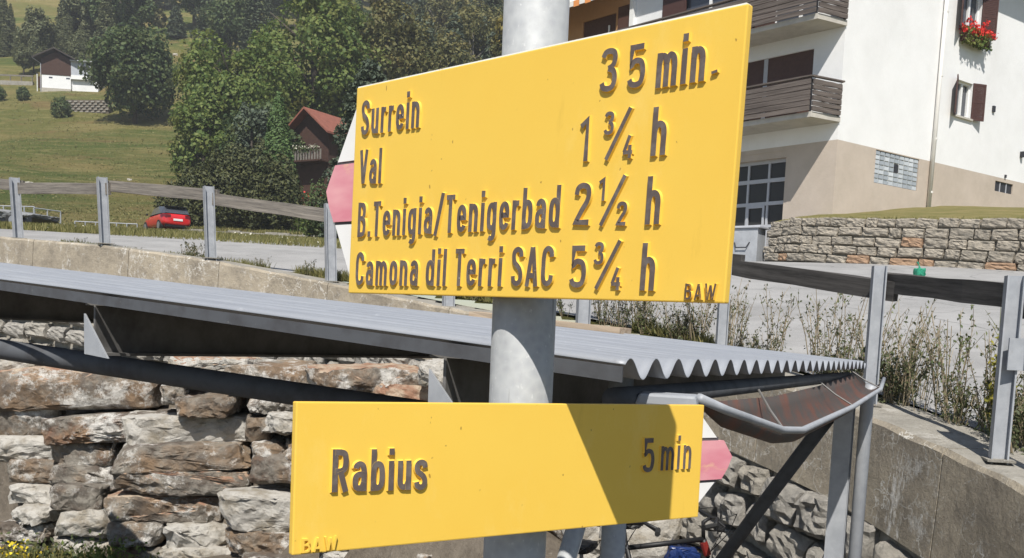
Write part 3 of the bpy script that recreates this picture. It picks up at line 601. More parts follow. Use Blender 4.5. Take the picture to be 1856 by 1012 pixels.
PP = [(2.70, 3.62, -.83)]+POSTS+[(-10.2, 16.1, 1.2)]; hts = [1.0]+hts+[.96]; leans = [0]+leans+[-.05]
tops = []
for i, (x, y, z) in enumerate(PP):
    a, b = Vector(PP[max(i-1, 0)]), Vector(PP[min(i+1, len(PP)-1)]); d = (b-a).normalized(); ang = -math.atan2(x, y)+R(14); h = hts[i]
    mb = MB(); L = .072 if i < 4 else .12; W_ = .088 if i < 4 else .13
    for x0, x1, y0, y1 in ((-W_/2, -W_/2+.009, -L/2, L/2), (W_/2-.009, W_/2, -L/2, L/2), (-W_/2+.009, W_/2-.009, -.004, .004)): mb.box(x0, x1, y0, y1, -.03, h)
    o = mb.build('post', 'steel', fence, bevel=0); o.matrix_local = Matrix.Translation(Vector((x, y, z))-FO) @ Matrix.Rotation(leans[i], 4, 'Y') @ Matrix.Rotation(ang, 4, 'Z')
    mb = MB(); mb.box(-W_*.8, W_*.8, -.075, .075, .004, .016); q = mb.build('base_plate', 'concrete_top', fence); q.matrix_local = Matrix.Translation(Vector((x, y, z))-FO) @ Matrix.Rotation(ang, 4, 'Z')
    nr = Vector((d.y, -d.x, 0)); tops.append((Vector((x+h*math.sin(leans[i]), y, z+h))+nr*.062, nr))
for i in range(len(tops)-1):
    p, q = tops[i][0], tops[i+1][0]; dd = (q-p).normalized(); o1 = .012*(1 if i % 2 else -1)
    bar('rail', p-dd*.10+Vector((0, 0, -.135+o1*2))+tops[i][1]*(.012+o1), q+dd*.10+Vector((0, 0, -.135+o1*2))+tops[i+1][1]*(.012+o1), .048, .165 if i > 4 else .13, 'plank' if i > 4 else 'plank_dark', fence, off=FO, rough=.006)
mb = MB(); p = Vector(POSTS[0]); mb.box(p.x-.03, p.x+.085, p.y-.062, p.y-.052, p.z+.50, p.z+.67); mb.build('plate', 'steel', fence, off=FO)

# ------------------------------------------------------------------ stacked slabs of the rock revetment
rev = thing('stacked_stone_bank', 'bank of big rough brown and pale stone slabs stacked without mortar', 'stone bank', (-3, 9.6, -2.6)); RO = rev.location.copy()
F_, CX_, CY_ = 1700., 928., 760.
def spot(px, py, yy):          # survey helper: bearing and height angle to a point at distance yy
    r = fwd+rt*((px-CX_)/F_)+upv*((CY_-py)/F_); return r*(yy/r.y)
from mathutils import noise as mnoise
def rock(name, c, w, dpt, h, yaw, tiltx, tiltz, mat, parent, off, seed, rough=.05, top=None):
    """an angular broken block: hull of a box with knocked-off corners, then fine relief"""
    r = random.Random(seed); b = bmesh.new(); q = min(w, h, dpt)
    for sx in (-1, 1):
        for sy in (-1, 1):
            for sz in (-1, 1):
                k = r.random(); ix = r.uniform(.0, .16)*w if k < .5 else r.uniform(0, .05)*w
                p = Vector((sx*(w/2-ix), sy*(dpt/2)+(-sy)*r.uniform(0, .16)*dpt*(sy < 0), sz*(h/2-r.uniform(0, .20)*h)))
                b.verts.new(p)
                if r.random() < .75: b.verts.new((p.x-sx*r.uniform(.05, .3)*w, p.y+r.uniform(-.06, .03)*dpt, sz*(h/2)*r.uniform(.9, 1.0)))
    for i in range(7): b.verts.new((r.uniform(-.48, .48)*w, -dpt/2-r.uniform(-.02, .07)*dpt, r.uniform(-.40, .46)*h))
    res = bmesh.ops.convex_hull(b, input=b.verts[:]); bmesh.ops.delete(b, geom=[v for v in res['geom_interior'] if isinstance(v, bmesh.types.BMVert)], context='VERTS')
    for v in [v for v in b.verts if not v.link_faces]: b.verts.remove(v)
    bmesh.ops.bevel(b, geom=b.edges[:], offset=.03*q+.004, segments=1, affect='EDGES'); bmesh.ops.triangulate(b, faces=b.faces[:])
    for it in range(3):
        el = [e for e in b.edges if e.calc_length() > max(.11*q+.02, .02)*(1.9 if it < 2 else 1.3)]
        if el: bmesh.ops.subdivide_edges(b, edges=el, cuts=1)
        bmesh.ops.triangulate(b, faces=b.faces[:])
    o3 = Vector((seed*3.1, seed*1.7, seed*.9)); f = 2.6/max(q, .05); b.normal_update()
    for v in b.verts:
        n1 = mnoise.noise(v.co*f*.6+o3); n2 = mnoise.noise(v.co*f*1.9+o3); n3 = 1-abs(mnoise.noise(v.co*f*1.1+o3*2))*2
        v.co += v.normal*rough*(.75*n1+.55*n2+.5*n3)*(.45 if abs(v.normal.z) > .8 else 1)
    me = bpy.data.meshes.new(name); b.to_mesh(me); b.free(); me.materials.append(M[mat])
    if top:
        me.materials.append(M[top])
        for p in me.polygons:
            if p.normal.z > .72: p.material_index = 1
    o = link(bpy.data.objects.new(name, me), parent); o.location = Vector(c)-Vector(off); o.rotation_euler = (tiltx, tiltz, yaw); return o
K_, P_, U_ = 'rock', 'rock_pale', 'rock_rust'
RK = [(-40, 664, 268, 748, K_, U_), (-60, 722, 95, 798, K_, None), (65, 752, 330, 802, K_, None), (208, 752, 445, 812, P_, None), (-40, 792, 92, 840, P_, None), (90, 798, 215, 852, K_, None), (190, 806, 440, 860, K_, None),
 (3, 833, 92, 878, K_, None), (90, 842, 205, 890, K_, None), (195, 848, 448, 902, K_, U_), (12, 878, 92, 916, P_, None), (88, 880, 182, 935, K_, None), (178, 900, 390, 948, K_, U_), (382, 893, 555, 968, P_, None),
 (15, 920, 92, 952, P_, None), (90, 924, 190, 978, P_, None), (188, 945, 285, 994, K_, None), (285, 952, 405, 998, P_, None), (402, 964, 570, 1014, K_, None), (-10, 952, 90, 985, K_, None), (280, 997, 420, 1035, P_, None),
 (85, 978, 200, 1018, P_, None), (-30, 985, 100, 1030, K_, None), (420, 1012, 570, 1050, K_, None), (190, 992, 290, 1035, K_, None), (276, 702, 322, 738, K_, None), (315, 712, 430, 756, K_, None), (440, 800, 508, 842, K_, None),
 (430, 758, 475, 802, K_, None), (472, 750, 560, 790, P_, None), (505, 802, 575, 832, K_, None), (455, 825, 575, 882, K_, None), (445, 722, 570, 750, K_, None), (-20, 640, 60, 672, P_, None), (290, 648, 455, 690, P_, U_),
 (400, 660, 552, 706, K_, None), (547, 664, 768, 718, K_, U_), (676, 700, 800, 738, U_, None), (760, 655, 830, 702, P_, None), (555, 722, 700, 770, K_, None), (700, 738, 850, 790, P_, None),
 (560, 775, 730, 830, K_, U_), (720, 785, 900, 842, K_, None), (570, 832, 700, 885, P_, None), (690, 842, 880, 893, U_, None), (560, 885, 720, 940, K_, None), (710, 893, 900, 950, P_, None), (560, 942, 740, 1000, K_, None), (735, 950, 920, 1010, K_, None),
 (560, 1000, 760, 1050, P_, None), (750, 1010, 950, 1055, K_, None), (840, 720, 1000, 790, K_, None), (890, 790, 1050, 860, P_, None), (890, 862, 1060, 930, K_, None), (905, 932, 1040, 1000, K_, None), (1030, 948, 1118, 1030, P_, None), (1106, 932, 1226, 1030, P_, None), (950, 1000, 1060, 1060, U_, None), (1045, 870, 1150, 950, K_, None)]
rr = random.Random(12)
for i, (x0, y0, x1, y1, mt, tp) in enumerate(RK):
    xm = (x0+x1)/2; ym = (y0+y1)/2; yy = 11.6+.75*(1012-ym)/360-.0024*xm-max(0, xm-740)*.0022+rr.uniform(-.17, .15)
    c = spot(xm, ym, yy); w = (x1-x0)*yy/F_*1.03; h = (y1-y0)*yy/F_*1.0
    dp = rr.uniform(.7, .95); yaw = rr.uniform(-.16, .30) if i not in (6, 13, 36) else .28
    rock('slab', (c.x, c.y+dp/2, c.z), w, dp, h, yaw*min(1, .8/w), rr.uniform(-.03, .05), rr.uniform(-.045, .045)+(-.06 if 730 < ym < 870 and 180 < xm < 450 else 0), mt, rev, RO, i, .05, tp)

# ------------------------------------------------------------------ house on the right
HK = Vector((9.313, 28.51, 3.526)); tL = Vector((-.67113, .74134, 0)); tR = Vector((.81275, .58262, 0)); nL = Vector((-.74134, -.67113, 0)); nR = Vector((.58262, -.81275, 0))
hs = thing('village_house', 'white rendered house with beige base, two timber balconies and brown shutters', 'house', HK)
FL = lambda u, z, o=0: tL*u+nL*o+Vector((0, 0, z)); FR = lambda u, z, o=0: tR*u+nR*o+Vector((0, 0, z))
def slab(mb, Fn, u0, u1, z0, z1, o0, o1, mi=0):
    P = [Fn(u0, z0, o1), Fn(u1, z0, o1), Fn(u1, z0, o0), Fn(u0, z0, o0), Fn(u0, z1, o1), Fn(u1, z1, o1), Fn(u1, z1, o0), Fn(u0, z1, o0)]
    return mb.hexa(P, mi)
def fixn(o):
    b = bmesh.new(); b.from_mesh(o.data); bmesh.ops.recalc_face_normals(b, faces=b.faces); b.to_mesh(o.data); b.free(); return o
def part(name, mat, Fn, u0, u1, z0, z1, o0, o1, parent=None, bevel=0):
    o = slab(MB(), Fn, u0, u1, z0, z1, o0, o1).build(name, mat, parent or hs); fixn(o)
    if bevel:
        b = bmesh.new(); b.from_mesh(o.data); bmesh.ops.bevel(b, geom=b.edges[:], offset=bevel, segments=2, affect='EDGES'); b.to_mesh(o.data); b.free()
    return o
def walled(name, mat, Fn, u0, u1, z0, z1, holes, depth=.22):
    us = sorted({u0, u1, *[h[0] for h in holes], *[h[1] for h in holes]}); zs = sorted({z0, z1, *[h[2] for h in holes], *[h[3] for h in holes]}); mb = MB()
    for a, b in zip(us[:-1], us[1:]):
        for c, d in zip(zs[:-1], zs[1:]):
            if any(h[0] <= a and b <= h[1] and h[2] <= c and d <= h[3] for h in holes): continue
            mb.add([Fn(a, c), Fn(b, c), Fn(b, d), Fn(a, d)], [(0, 1, 2, 3)])
    for a, b, c, d in holes:
        for p, q in (((a, c), (b, c)), ((b, c), (b, d)), ((b, d), (a, d)), ((a, d), (a, c))):
            mb.add([Fn(*p), Fn(*q), Fn(*q, -depth), Fn(*p, -depth)], [(0, 1, 2, 3)])
    return mb.build(name, mat, hs)
# walls
walled('wall_base', 'beige_plaster', FL, .0, 6.4, -2.6, 2.235, [(1.69, 6.4, -2.6, 2.10)], .30)
walled('wall_base', 'beige_plaster', FR, 0, 17, -1.2, 2.235, [(1.95, 4.31, 1.21, 2.205), (9.09, 10.33, 1.75, 2.105)], .12)
walled('wall_upper', 'white_plaster', FL, 0, 8.25, 2.2352, 9.3, [(.98, 4.9, 3.0, 5.02), (.98, 2.4, 5.72, 7.75), (3.6, 6.2, 5.72, 7.75)], .16)
walled('wall_upper', 'white_plaster', FR, 0, 17, 2.2352, 9.3, [(6.16, 7.10, 3.90, 5.05), (6.10, 7.25, 6.60, 8.0)], .2)
walled('wall_upper', 'ochre_plaster', FL, 8.25, 13, -1, 9.3, [(9.1, 10.75, 5.72, 7.76)], .12)
mb = MB(); bk = [FL(13, -2.6), FL(13, 9.3), FL(13, -2.6)+tR*17, FL(13, 9.3)+tR*17, FR(17, -2.6), FR(17, 9.3)]
mb.add(bk, [(0, 2, 3, 1), (2, 4, 5, 3)]); mb.build('rear_wall', 'white_plaster', hs)
mb = MB(); ra = [tL*-1.0+tR*-1.0, tL*14+tR*-1.0, tL*14+tR*18, tL*-1+tR*18]; ra = [p+Vector((0, 0, 9.3)) for p in ra]; rb = [p+Vector((0, 0, .22)) for p in ra]
rg = [tL*6.5+tR*-1+Vector((0, 0, 12.3)), tL*6.5+tR*18+Vector((0, 0, 12.3))]
mb.add(ra+rb+rg, [(3, 2, 1, 0), (0, 1, 5, 4), (1, 2, 6, 5), (2, 3, 7, 6), (3, 0, 4, 7), (4, 5, 8), (6, 7, 9), (5, 6, 9, 8), (7, 4, 8, 9)]); mb.build('roof', 'dark_tile', hs)
# panels and windows of the balcony side
part('window_panel', 'brown_panel', FL, .98, 2.60, 3.0, 5.02, -.12, -.07); part('window_mullion', 'frame_grey', FL, 2.60, 2.74, 3.0, 5.02, -.13, -.05); part('window_panel', 'brown_panel', FL, 2.74, 4.9, 3.0, 5.02, -.12, -.07)
part('window_panel', 'window_glass', FL, .98, 2.4, 5.72, 7.75, -.12, -.08); part('window_frame', 'white_paint', FL, 1.5, 1.6, 5.72, 7.75, -.079, -.03)
part('shutter', 'shutter_brown', FL, 2.4, 3.3, 5.72, 7.75, .01, .06); part('shutter', 'shutter_brown', FL, 5.9, 6.9, 5.72, 7.75, .012, .06)
part('window_panel', 'window_glass', FL, 3.6, 6.2, 5.72, 7.75, -.12, -.08); part('window_frame', 'white_paint', FL, 4.9, 5.0, 5.72, 7.75, -.079, -.03)
part('door', 'brown_panel', FL, 9.1, 10.75, 5.72, 7.76, -.1, -.06); part('door_post', 'white_paint', FL, 9.42, 9.48, 5.72, 7.4, -.055, -.02); part('shutter', 'brown_panel', FL, 8.45, 8.95, 5.72, 7.9, .012, .06)
part('corner_column', 'white_paint', FL, 8.16, 8.34, 5.72, 9.3, .004, .14)
# balconies
def balcony(z, u1):
    E_ = lambda o: -.05+.30*o/1.2     # the end of the balcony is not quite square to the wall
    mb = MB(); P = []
    for zz in (z-.02, z+.13):
        for (u, o) in ((E_(1.15), 1.15), (u1, 1.15), (u1, .003), (E_(.003), .003)): P.append(FL(u, zz, o))
    fixn(mb.hexa(P).build('balcony_slab', 'slab_concrete', hs))
    for k in range(6):
        zz = z+.22+k*.150
        for nm, a, b in (('slat', (E_(1.22)+.02, 1.22), (u1, 1.22)), ('slat', (E_(1.2)-.03, 1.15), (-.06, .06))):
            p, q = FL(a[0], zz, a[1]), FL(b[0], zz, b[1]); bar(nm, p, q, .05, .128, 'balcony_wood', hs, rough=.008)
    for a in ((.30, 1.12), (.0, .10), (2.4, 1.12), (4.6, 1.12), (6.8, 1.12)):
        if a[0] < u1: bar('balcony_post', FL(a[0], z+.10, a[1])+tL*.0, FL(a[0]+.001, z+1.06, a[1]), .05, .05, 'vent_dark', hs)
    p, q = FL(.24, z+1.12, 1.2), FL(u1, z+1.12, 1.2); bar('hand_rail', p, q, .14, .045, 'balcony_wood', hs); bar('hand_rail', FL(.26, z+1.12, 1.2), FL(-.08, z+1.12, .02), .12, .045, 'balcony_wood', hs)
balcony(2.75, 7.9); balcony(5.49, 7.9)
# garage front
part('garage_backing', 'vent_dark', FL, 1.69, 6.4, -2.6, 2.10, -.34, -.30)
for u in (1.69, 2.38, 3.14, 3.9, 4.66, 5.42): part('garage_post', 'frame_grey', FL, u, u+.07, -1.5, 1.86, -.30, -.22)
for z, h in ((-.20, .09), (.50, .11), (1.21, .12), (1.80, .10)): part('garage_rail', 'frame_grey', FL, 1.69, 6.2, z, z+h, -.298, -.215)
part('lintel', 'beige_plaster', FL, 1.69, 6.4, 1.90, 2.10, -.32, -.02)
for u in (1.76, 2.45, 3.21, 3.97, 4.73):
    for z0, z1 in ((-.11, .50), (.61, 1.21), (1.33, 1.80)): part('pane', 'glass_dark', FL, u, u+(.62 if u < 2 else .69), z0, z1, -.285, -.272)
    for k in range(7): part('garage_board', 'door_grey', FL, u, u+(.62 if u < 2 else .69), -1.45+k*.178, -1.45+k*.178+.168, -.29, -.25)
part('door_frame', 'frame_grey', FL, 2.50, 3.16, -.17, -.10, -.248, -.20); part('door_frame', 'frame_grey', FL, 2.50, 3.16, .43, .50, -.248, -.20); part('door_frame', 'frame_grey', FL, 2.50, 2.57, -.098, .428, -.248, -.20); part('door_frame', 'frame_grey', FL, 3.09, 3.16, -.098, .428, -.248, -.20)
# awning over the ochre part
for k in range(16):
    u = 8.4+k*.28; mt = 'awning_white' if k % 2 else 'awning_orange'
    mb = MB(); mb.hexa([FL(u, 7.95, 1.5), FL(u+.28, 7.95, 1.5), FL(u+.28, 8.75, .02), FL(u, 8.75, .02), FL(u, 7.965, 1.5), FL(u+.28, 7.965, 1.5), FL(u+.28, 8.765, .02), FL(u, 8.765, .02)])
    fixn(mb.build('awning_cloth', 'awning_white', hs)); part('awning_fringe', mt, FL, u+.01, u+.27, 7.74+.03*(k % 2), 7.95, 1.495, 1.508)
# right side: glass blocks, vent, pipe, shutters, windows, flower box
gu, gz = (4.31-1.95)/9, (2.205-1.21)/7
part('glass_block_grout', 'white_paint', FR, 1.95, 4.31, 1.21, 2.205, -.11, -.06)
for i in range(9):
    for j in range(7):
        if i == 4 and j in (3, 4): continue
        part('glass_block', 'glass_block', FR, 1.95+i*gu+.018, 1.95+(i+1)*gu-.018, 1.21+j*gz+.012, 1.21+(j+1)*gz-.012, -.06, -.02, bevel=.008)
part('tilt_vent', 'vent_dark', FR, 1.95+4*gu+.02, 1.95+5*gu-.02, 1.21+3*gz+.01, 1.21+5*gz-.01, -.06, -.035)
part('vent_grille', 'vent_dark', FR, 9.09, 10.33, 1.75, 2.105, -.11, -.05)
for u in (9.47, 9.9): part('vent_bar', 'frame_grey', FR, u, u+.04, 1.75, 2.105, -.049, -.03)
mb = MB(); mb.tube([FR(4.98, 9.2, .10), FR(4.90, .3, .10)], .065, 14); mb.build('downpipe', 'pipe_white', hs, smooth=True)
for z in (1.2, 2.9, 4.9, 6.9): mb = MB(); mb.tube([FR(4.92+z*.008, z, .10), FR(4.92+z*.008, z+.06, .10)], .08, 12); mb.build('pipe_collar', 'pipe_white', hs)
def window(u0, u1, z0, z1):
    part('window_pane', 'window_glass', FR, u0, u1, z0, z1, -.19, -.17)
    fr = part('window_frame', 'white_paint', FR, u0, u1, z0, z0+.07, -.17, -.10); um = (u0+u1)/2
    for a, b, c, d in ((u0, u0+.07, z0+.07, z1), (u1-.07, u1, z0+.07, z1), (um-.05, um+.05, z0+.07, z1-.07), (u0+.07, u1-.07, z1-.07, z1)): part('frame_bar', 'white_paint', FR, a, b, c, d, -.169, -.10, fr)
    part('window_sill', 'slab_concrete', FR, u0-.08, u1+.08, z0-.06, z0, -.1, .07)
    w = (u1-u0)/2+.05
    for side in (-1, 1):
        h0 = u0 if side < 0 else u1; th = R(28 if side < 0 else 20); dv = tR*side*math.cos(th)+nR*math.sin(th); nn = Vector((-dv.y, dv.x, 0))
        base = FR(h0+side*.01, z0-.03, .02); top = z1-z0+.06; mb = MB()
        def q(a, b, z, t0, t1): mb.hexa([base+dv*a+nn*t0+Vector((0, 0, z[0])), base+dv*b+nn*t0+Vector((0, 0, z[0])), base+dv*b+nn*t1+Vector((0, 0, z[0])), base+dv*a+nn*t1+Vector((0, 0, z[0])), base+dv*a+nn*t0+Vector((0, 0, z[1])), base+dv*b+nn*t0+Vector((0, 0, z[1])), base+dv*b+nn*t1+Vector((0, 0, z[1])), base+dv*a+nn*t1+Vector((0, 0, z[1]))])
        q(0, .06, (0, top), -.018, .018); q(w-.06, w, (0, top), -.018, .018); q(.06, w-.06, (0, .07), -.018, .018); q(.06, w-.06, (top-.07, top), -.018, .018); q(.06, w-.06, (top/2-.03, top/2+.03), -.018, .018)
        shut = fixn(mb.build('shutter', 'shutter_brown', hs)); n_l = 22
        for half in (0, 1):
            zb = .07 if half == 0 else top/2+.03; zt = top/2-.03 if half == 0 else top-.07; k = 11
            for i in range(k):
                zz = zb+(zt-zb)*(i+.5)/k; mb = MB(); hh = (zt-zb)/k*.42
                q(.06, w-.06, (zz-hh, zz+hh), -.011, .011); fixn(mb.build('louvre', 'shutter_brown', shut))
window(6.16, 7.10, 3.90, 5.05); window(6.10, 7.25, 6.60, 8.0)
part('wall_lamp', 'vent_dark', FR, 8.44, 8.58, 4.36, 4.56, .003, .06); part('wall_hook', 'vent_dark', FR, 10.6, 10.72, 3.1, 3.3, .003, .12); part('wall_hook', 'vent_dark', FR, 9.66, 9.74, 2.27, 2.37, .003, .05)

# leaf clouds ------------------------------------------------------------------
def leaves(name, C, N, size, mat, parent, asp=.6, jit=.7, up=None):
    """one quad (folded kite) per leaf; C centres, N preferred normals"""
    n = len(C); N = N+rng.normal(0, jit, (n, 3)); N /= np.linalg.norm(N, axis=1)[:, None]+1e-9
    T = rng.normal(0, 1, (n, 3)) if up is None else np.tile(np.array(up, float), (n, 1))+rng.normal(0, .35, (n, 3))
    T -= N*(T*N).sum(1)[:, None]; T /= np.linalg.norm(T, axis=1)[:, None]+1e-9; B = np.cross(N, T)
    s = (size*rng.uniform(.6, 1.4, n))[:, None] if np.isscalar(size) else (size*rng.uniform(.7, 1.3, n))[:, None]
    V = np.concatenate([C+T*s*.5, C+B*s*asp*.5+N*s*.08, C-T*s*.5, C-B*s*asp*.5+N*s*.08], 1).reshape(-1, 3)
    return np_mesh(name, V, np.arange(4*n).reshape(-1, 4), mat, parent)
def sph(n):
    v = rng.normal(0, 1, (n, 3)); return v/np.linalg.norm(v, axis=1)[:, None]
fb = thing('flower_box', 'window box of red geraniums below the upper shuttered window', 'flower box', HK+FR(6.65, 6.32, .2)); FBO = fb.location
mb = MB(); slab(mb, lambda u, z, o: HK+FR(u, z, o), 6.0, 7.45, 6.24, 6.44, .05, .28); fixn(mb.build('planter', 'dark_timber', fb, off=FBO))
uu = rng.uniform(6.0, 7.5, 46); fc = []
for u in uu:
    c = FR(float(u), 6.5+abs(rng.normal(0, .16)), .18+rng.normal(0, .10)); fc.append(np.array(HK+c-FBO)+rng.normal(0, .05, (26, 3)))
fc = np.concatenate(fc); leaves('geranium_flowers', fc, np.tile(np.array(nR), (len(fc), 1)), .075, 'flower_red', fb, .9)
gc = np.array([list(HK+FR(float(rng.uniform(5.95, 7.5)), float(rng.uniform(6.15, 6.65)), float(rng.uniform(.1, .36)))-FBO) for _ in range(650)]); leaves('geranium_leaves', gc, np.tile(np.array(nR), (len(gc), 1)), .085, 'leaf_maple', fb, .9)

# ------------------------------------------------------------------ garden wall with lawn in front of the house
SW = [(5.62, 21.6, 1.62, 2.44), (6.0, 20.75, 1.60, 2.47), (7.4, 19.1, 1.42, 2.34), (9.2, 17.2, 1.22, 2.20), (11.2, 15.2, .98, 2.03), (13.5, 13.2, .75, 1.9)]
gw = thing('garden_wall', 'low coursed natural stone wall holding the lawn in front of the white house', 'wall', (6.0, 20.75, 1.5)); GO = gw.location.copy()
gm = [stone_mesh('coursed_stone', 'field_stone', 40+i, .06, 6, .05, .10) for i in range(8)]
SWA = np.array(SW); sa = np.r_[0, np.cumsum(np.hypot(*np.diff(SWA[:, :2], axis=0).T))]; sp = lambda s: [float(np.interp(s, sa, SWA[:, i])) for i in range(4)]
mb = MB(); ns = 30
for i in range(ns+1):
    s = sa[-1]*i/ns; x, y, z0, z1 = sp(s); x2, y2, _, _ = sp(min(s+.1, sa[-1])); x1, y1, _, _ = sp(max(s-.1, 0)); d = Vector((x2-x1, y2-y1, 0)).normalized(); n2 = Vector((-d.y, d.x, 0))
    for o, z in ((.0, z0-.3), (.10, z1-.04), (.5, z1-.04), (.5, z0-.3)): mb.v.append((x+n2.x*o, y+n2.y*o, z))
for i in range(ns):
    for j in range(4): mb.f.append((i*4+j, i*4+(j+1) % 4, i*4+4+(j+1) % 4, i*4+4+j)); mb.mi.append(0)
mb.f += [(0, 1, 2, 3), (ns*4+3, ns*4+2, ns*4+1, ns*4)]; mb.mi += [0, 0]; fixn(mb.build('wall_core', 'mortar', gw, off=GO))
r_ = random.Random(5); rows = 5
for row in range(rows):
    s = -.1+r_.uniform(0, .2)
    while s < sa[-1]-.2:
        wst = r_.uniform(.24, .58); x, y, z0, z1 = sp(s+wst/2); h_ = (z1-z0+.06)/rows; x2, y2, za, _ = sp(s+wst); x1, y1, zb_, _ = sp(s); d = Vector((x2-x1, y2-y1, za-zb_)) if s > 0 else Vector((.4, -.9, 0)); dn = Vector((d.x, d.y, 0)).normalized(); n2 = Vector((-dn.y, dn.x, 0)); k = row/(rows-1)
        o = link(bpy.data.objects.new('stone', r_.choice(gm)), gw); o.location = Vector((x+n2.x*(.03+k*.10), y+n2.y*(.03+k*.10), z0-.02+h_*(row+.5)+r_.uniform(-.012, .012)))-GO
        o.rotation_euler = (0, -math.atan2(d.z, math.hypot(d.x, d.y))+r_.uniform(-.06, .06), math.atan2(dn.y, dn.x)); o.scale = (wst*.975, .24, h_*.95*r_.uniform(.9, 1.05)); s += wst+.008
# lawn sheet behind that wall up to the house
n = 26; mj = 22; V = []
for i in range(n):
    s = sa[-1]*i/(n-1); x, y, z0, z1 = sp(s)
    hv = HK+tR*(-.6+17.5*i/(n-1))+nR*-.4; hz = HK.z+float(np.interp(17.5*i/(n-1), [0, 2.5, 4.8, 7.6, 11.2, 17], [-.02, .30, .68, 1.05, 1.36, 1.5])); b0 = Vector((x, y, 0)); d = (Vector((hv.x, hv.y, 0))-b0)
    for j in range(mj):
        t = j/(mj-1); p = b0+d*(.02+.98*t); z = z1+.01+(hz-z1)*t+.35*math.sin(math.pi*min(1, t*1.3))*(.2+.8*i/n)*.5; V.append((p.x, p.y, z+.04*float(vnoise(p.x, p.y, .5, 6))))
I = np.arange(n*mj).reshape(n, mj); tag(np_mesh('lawn', V, np.stack([I[:-1, :-1], I[1:, :-1], I[1:, 1:], I[:-1, 1:]], -1).reshape(-1, 4), 'lawn', smooth=True), kind='structure')
# grey service box with handle at the end of the wall
ub = thing('service_box', 'grey metal service box with a handle, beside the end of the garden wall', 'box', (5.25, 22.0, 1.55), R(-35))
MB().box(-.36, .36, -.25, .25, 0, .80).build('cabinet', 'grey_box', ub, bevel=.015); MB().box(-.40, .42, -.29, .29, .80, .85).build('lid', 'frame_grey', ub, bevel=.01)
mb = MB(); mb.tube([(-.18, -.255, .48), (-.12, -.30, .36), (.12, -.30, .36), (.18, -.255, .48)], .014, 8); mb.build('handle', 'vent_dark', ub)

# ------------------------------------------------------------------ trees and shrubs
def hz(x, y): return float(H(np.array([x]), np.array([y]))[0])-.05
def trunk_mesh(h, r, limbs, seed, spread):
    rr = random.Random(seed); mb = MB(); a = rr.uniform(-.3, .3)
    pts = [(0, 0, -.3), (a*.2, .1*a, h*.3), (a*.5, -.1, h*.6), (a*.4, 0, h*.95)]; mb.tube(pts, [r*1.25, r, r*.7, r*.2], 8)
    for i in range(limbs):
        t = rr.uniform(.22, .7); an = rr.uniform(0, 6.28); L = spread*rr.uniform(.5, .85); z = h*t
        mb.tube([(a*.4*t, 0, z), (math.cos(an)*L*.5, math.sin(an)*L*.5, z+h*.10), (math.cos(an)*L, math.sin(an)*L, z+h*.22)], [r*.45, r*.3, r*.1], 6)
    return mb
def crown_pts(rx, ry, rzv, zc, ncl, nleaf, cr=.27, flatb=.75):
    d = sph(ncl); rad = rng.uniform(.35, 1, ncl)**.6; C = d*rad[:, None]*.82; C[:, 2] = np.where(C[:, 2] < 0, C[:, 2]*flatb, C[:, 2])
    per = nleaf//ncl; P = []; N = []
    for c in C:
        k = cr*rng.uniform(.65, 1.35); q = sph(per); rr_ = rng.uniform(.35, 1, per)**.45; P.append(c+q*rr_[:, None]*k*np.array([1, 1, .8])); N.append(q*.8+c*.5+np.array([0, 0, .35]))
    P = np.concatenate(P)*np.array([rx, ry, rzv])+np.array([0, 0, zc]); return P, np.concatenate(N)
def broadleaf(name, label, loc, h, rx, mat, nleaf, size, seed, group=None, ry=None, low=.12, ncl=60, cr=.27, bark='bark'):
    t = thing(name, label, 'tree', loc, 0, group); P, N = crown_pts(rx, ry or rx, h*(1-low)/2, h*(1+low)/2, ncl, nleaf, cr)
    leaves('crown', P, N, size, mat, t, .75); trunk_mesh(h*.85, max(.12, h*.022), 7, seed, rx*.8).build('trunk', bark, t, smooth=True); return t
def conifer(name, label, loc, h, r, mat, nleaf, size, group=None, power=.85, tuft=.0, base=.06):
    t = thing(name, label, 'tree', loc, 0, group); n = nleaf; z = 1-rng.uniform(0, 1, n)**.62; lay = np.floor(z*h/ (h/17))
    z = np.clip((lay+rng.uniform(0, .75, n))/17, 0, 1); an = rng.uniform(0, 6.283, n)
    br = np.round(an/6.283*11+lay*.37)/11*6.283+rng.normal(0, .13, n); an = np.where(rng.random(n) < .75, br, an)
    rm = r*(1-z)**power*(.85+.3*np.sin(an*3+lay*1.7)*.5)+r*.05; rad = rm*rng.uniform(.25, 1, n)**.6
    zz = h*(base+(1-base)*z)-rad*.22; P = np.stack([np.cos(an)*rad, np.sin(an)*rad, zz], 1); N = np.stack([np.cos(an)*.5, np.sin(an)*.5, np.full(n, .9)], 1)
    leaves('crown', P, N, size, mat, t, .45); mb = MB(); mb.tube([(0, 0, -.3), (0, 0, h*.5), (0, 0, h*.97)], [h*.02, h*.014, .02], 8); mb.build('trunk', 'bark', t); return t
def copy_thing(src, loc, rz, sc, label=None, group=None):
    c = src.copy(); COL.objects.link(c); c.location = loc; c.rotation_euler = (0, 0, rz); c.scale = (sc[0], sc[0], sc[1])
    if label: c['label'] = label
    if group: c['group'] = group
    for ch in src.children:
        k = ch.copy(); COL.objects.link(k); k.parent = c
        for g in ch.children: q = g.copy(); COL.objects.link(q); q.parent = k
    return c
def bear(px, y): return (px-928)/1700*y*1.012+.002*y
def put(px, y): x = bear(px, y); return (x, y, hz(x, y))
broadleaf('maple_tree', 'round dark green maple beside the brown and white chalet', put(247, 120), 12.6, 6.0, 'leaf_dark', 17000, .42, 1, low=-.06, ncl=85)
broadleaf('maple_tree', 'wide bright green maple with rounded lobes standing on the meadow edge', put(425, 88), 14.6, 6.2, 'leaf_maple', 18000, .36, 2, ry=5.5, low=-.06, ncl=75, cr=.25)
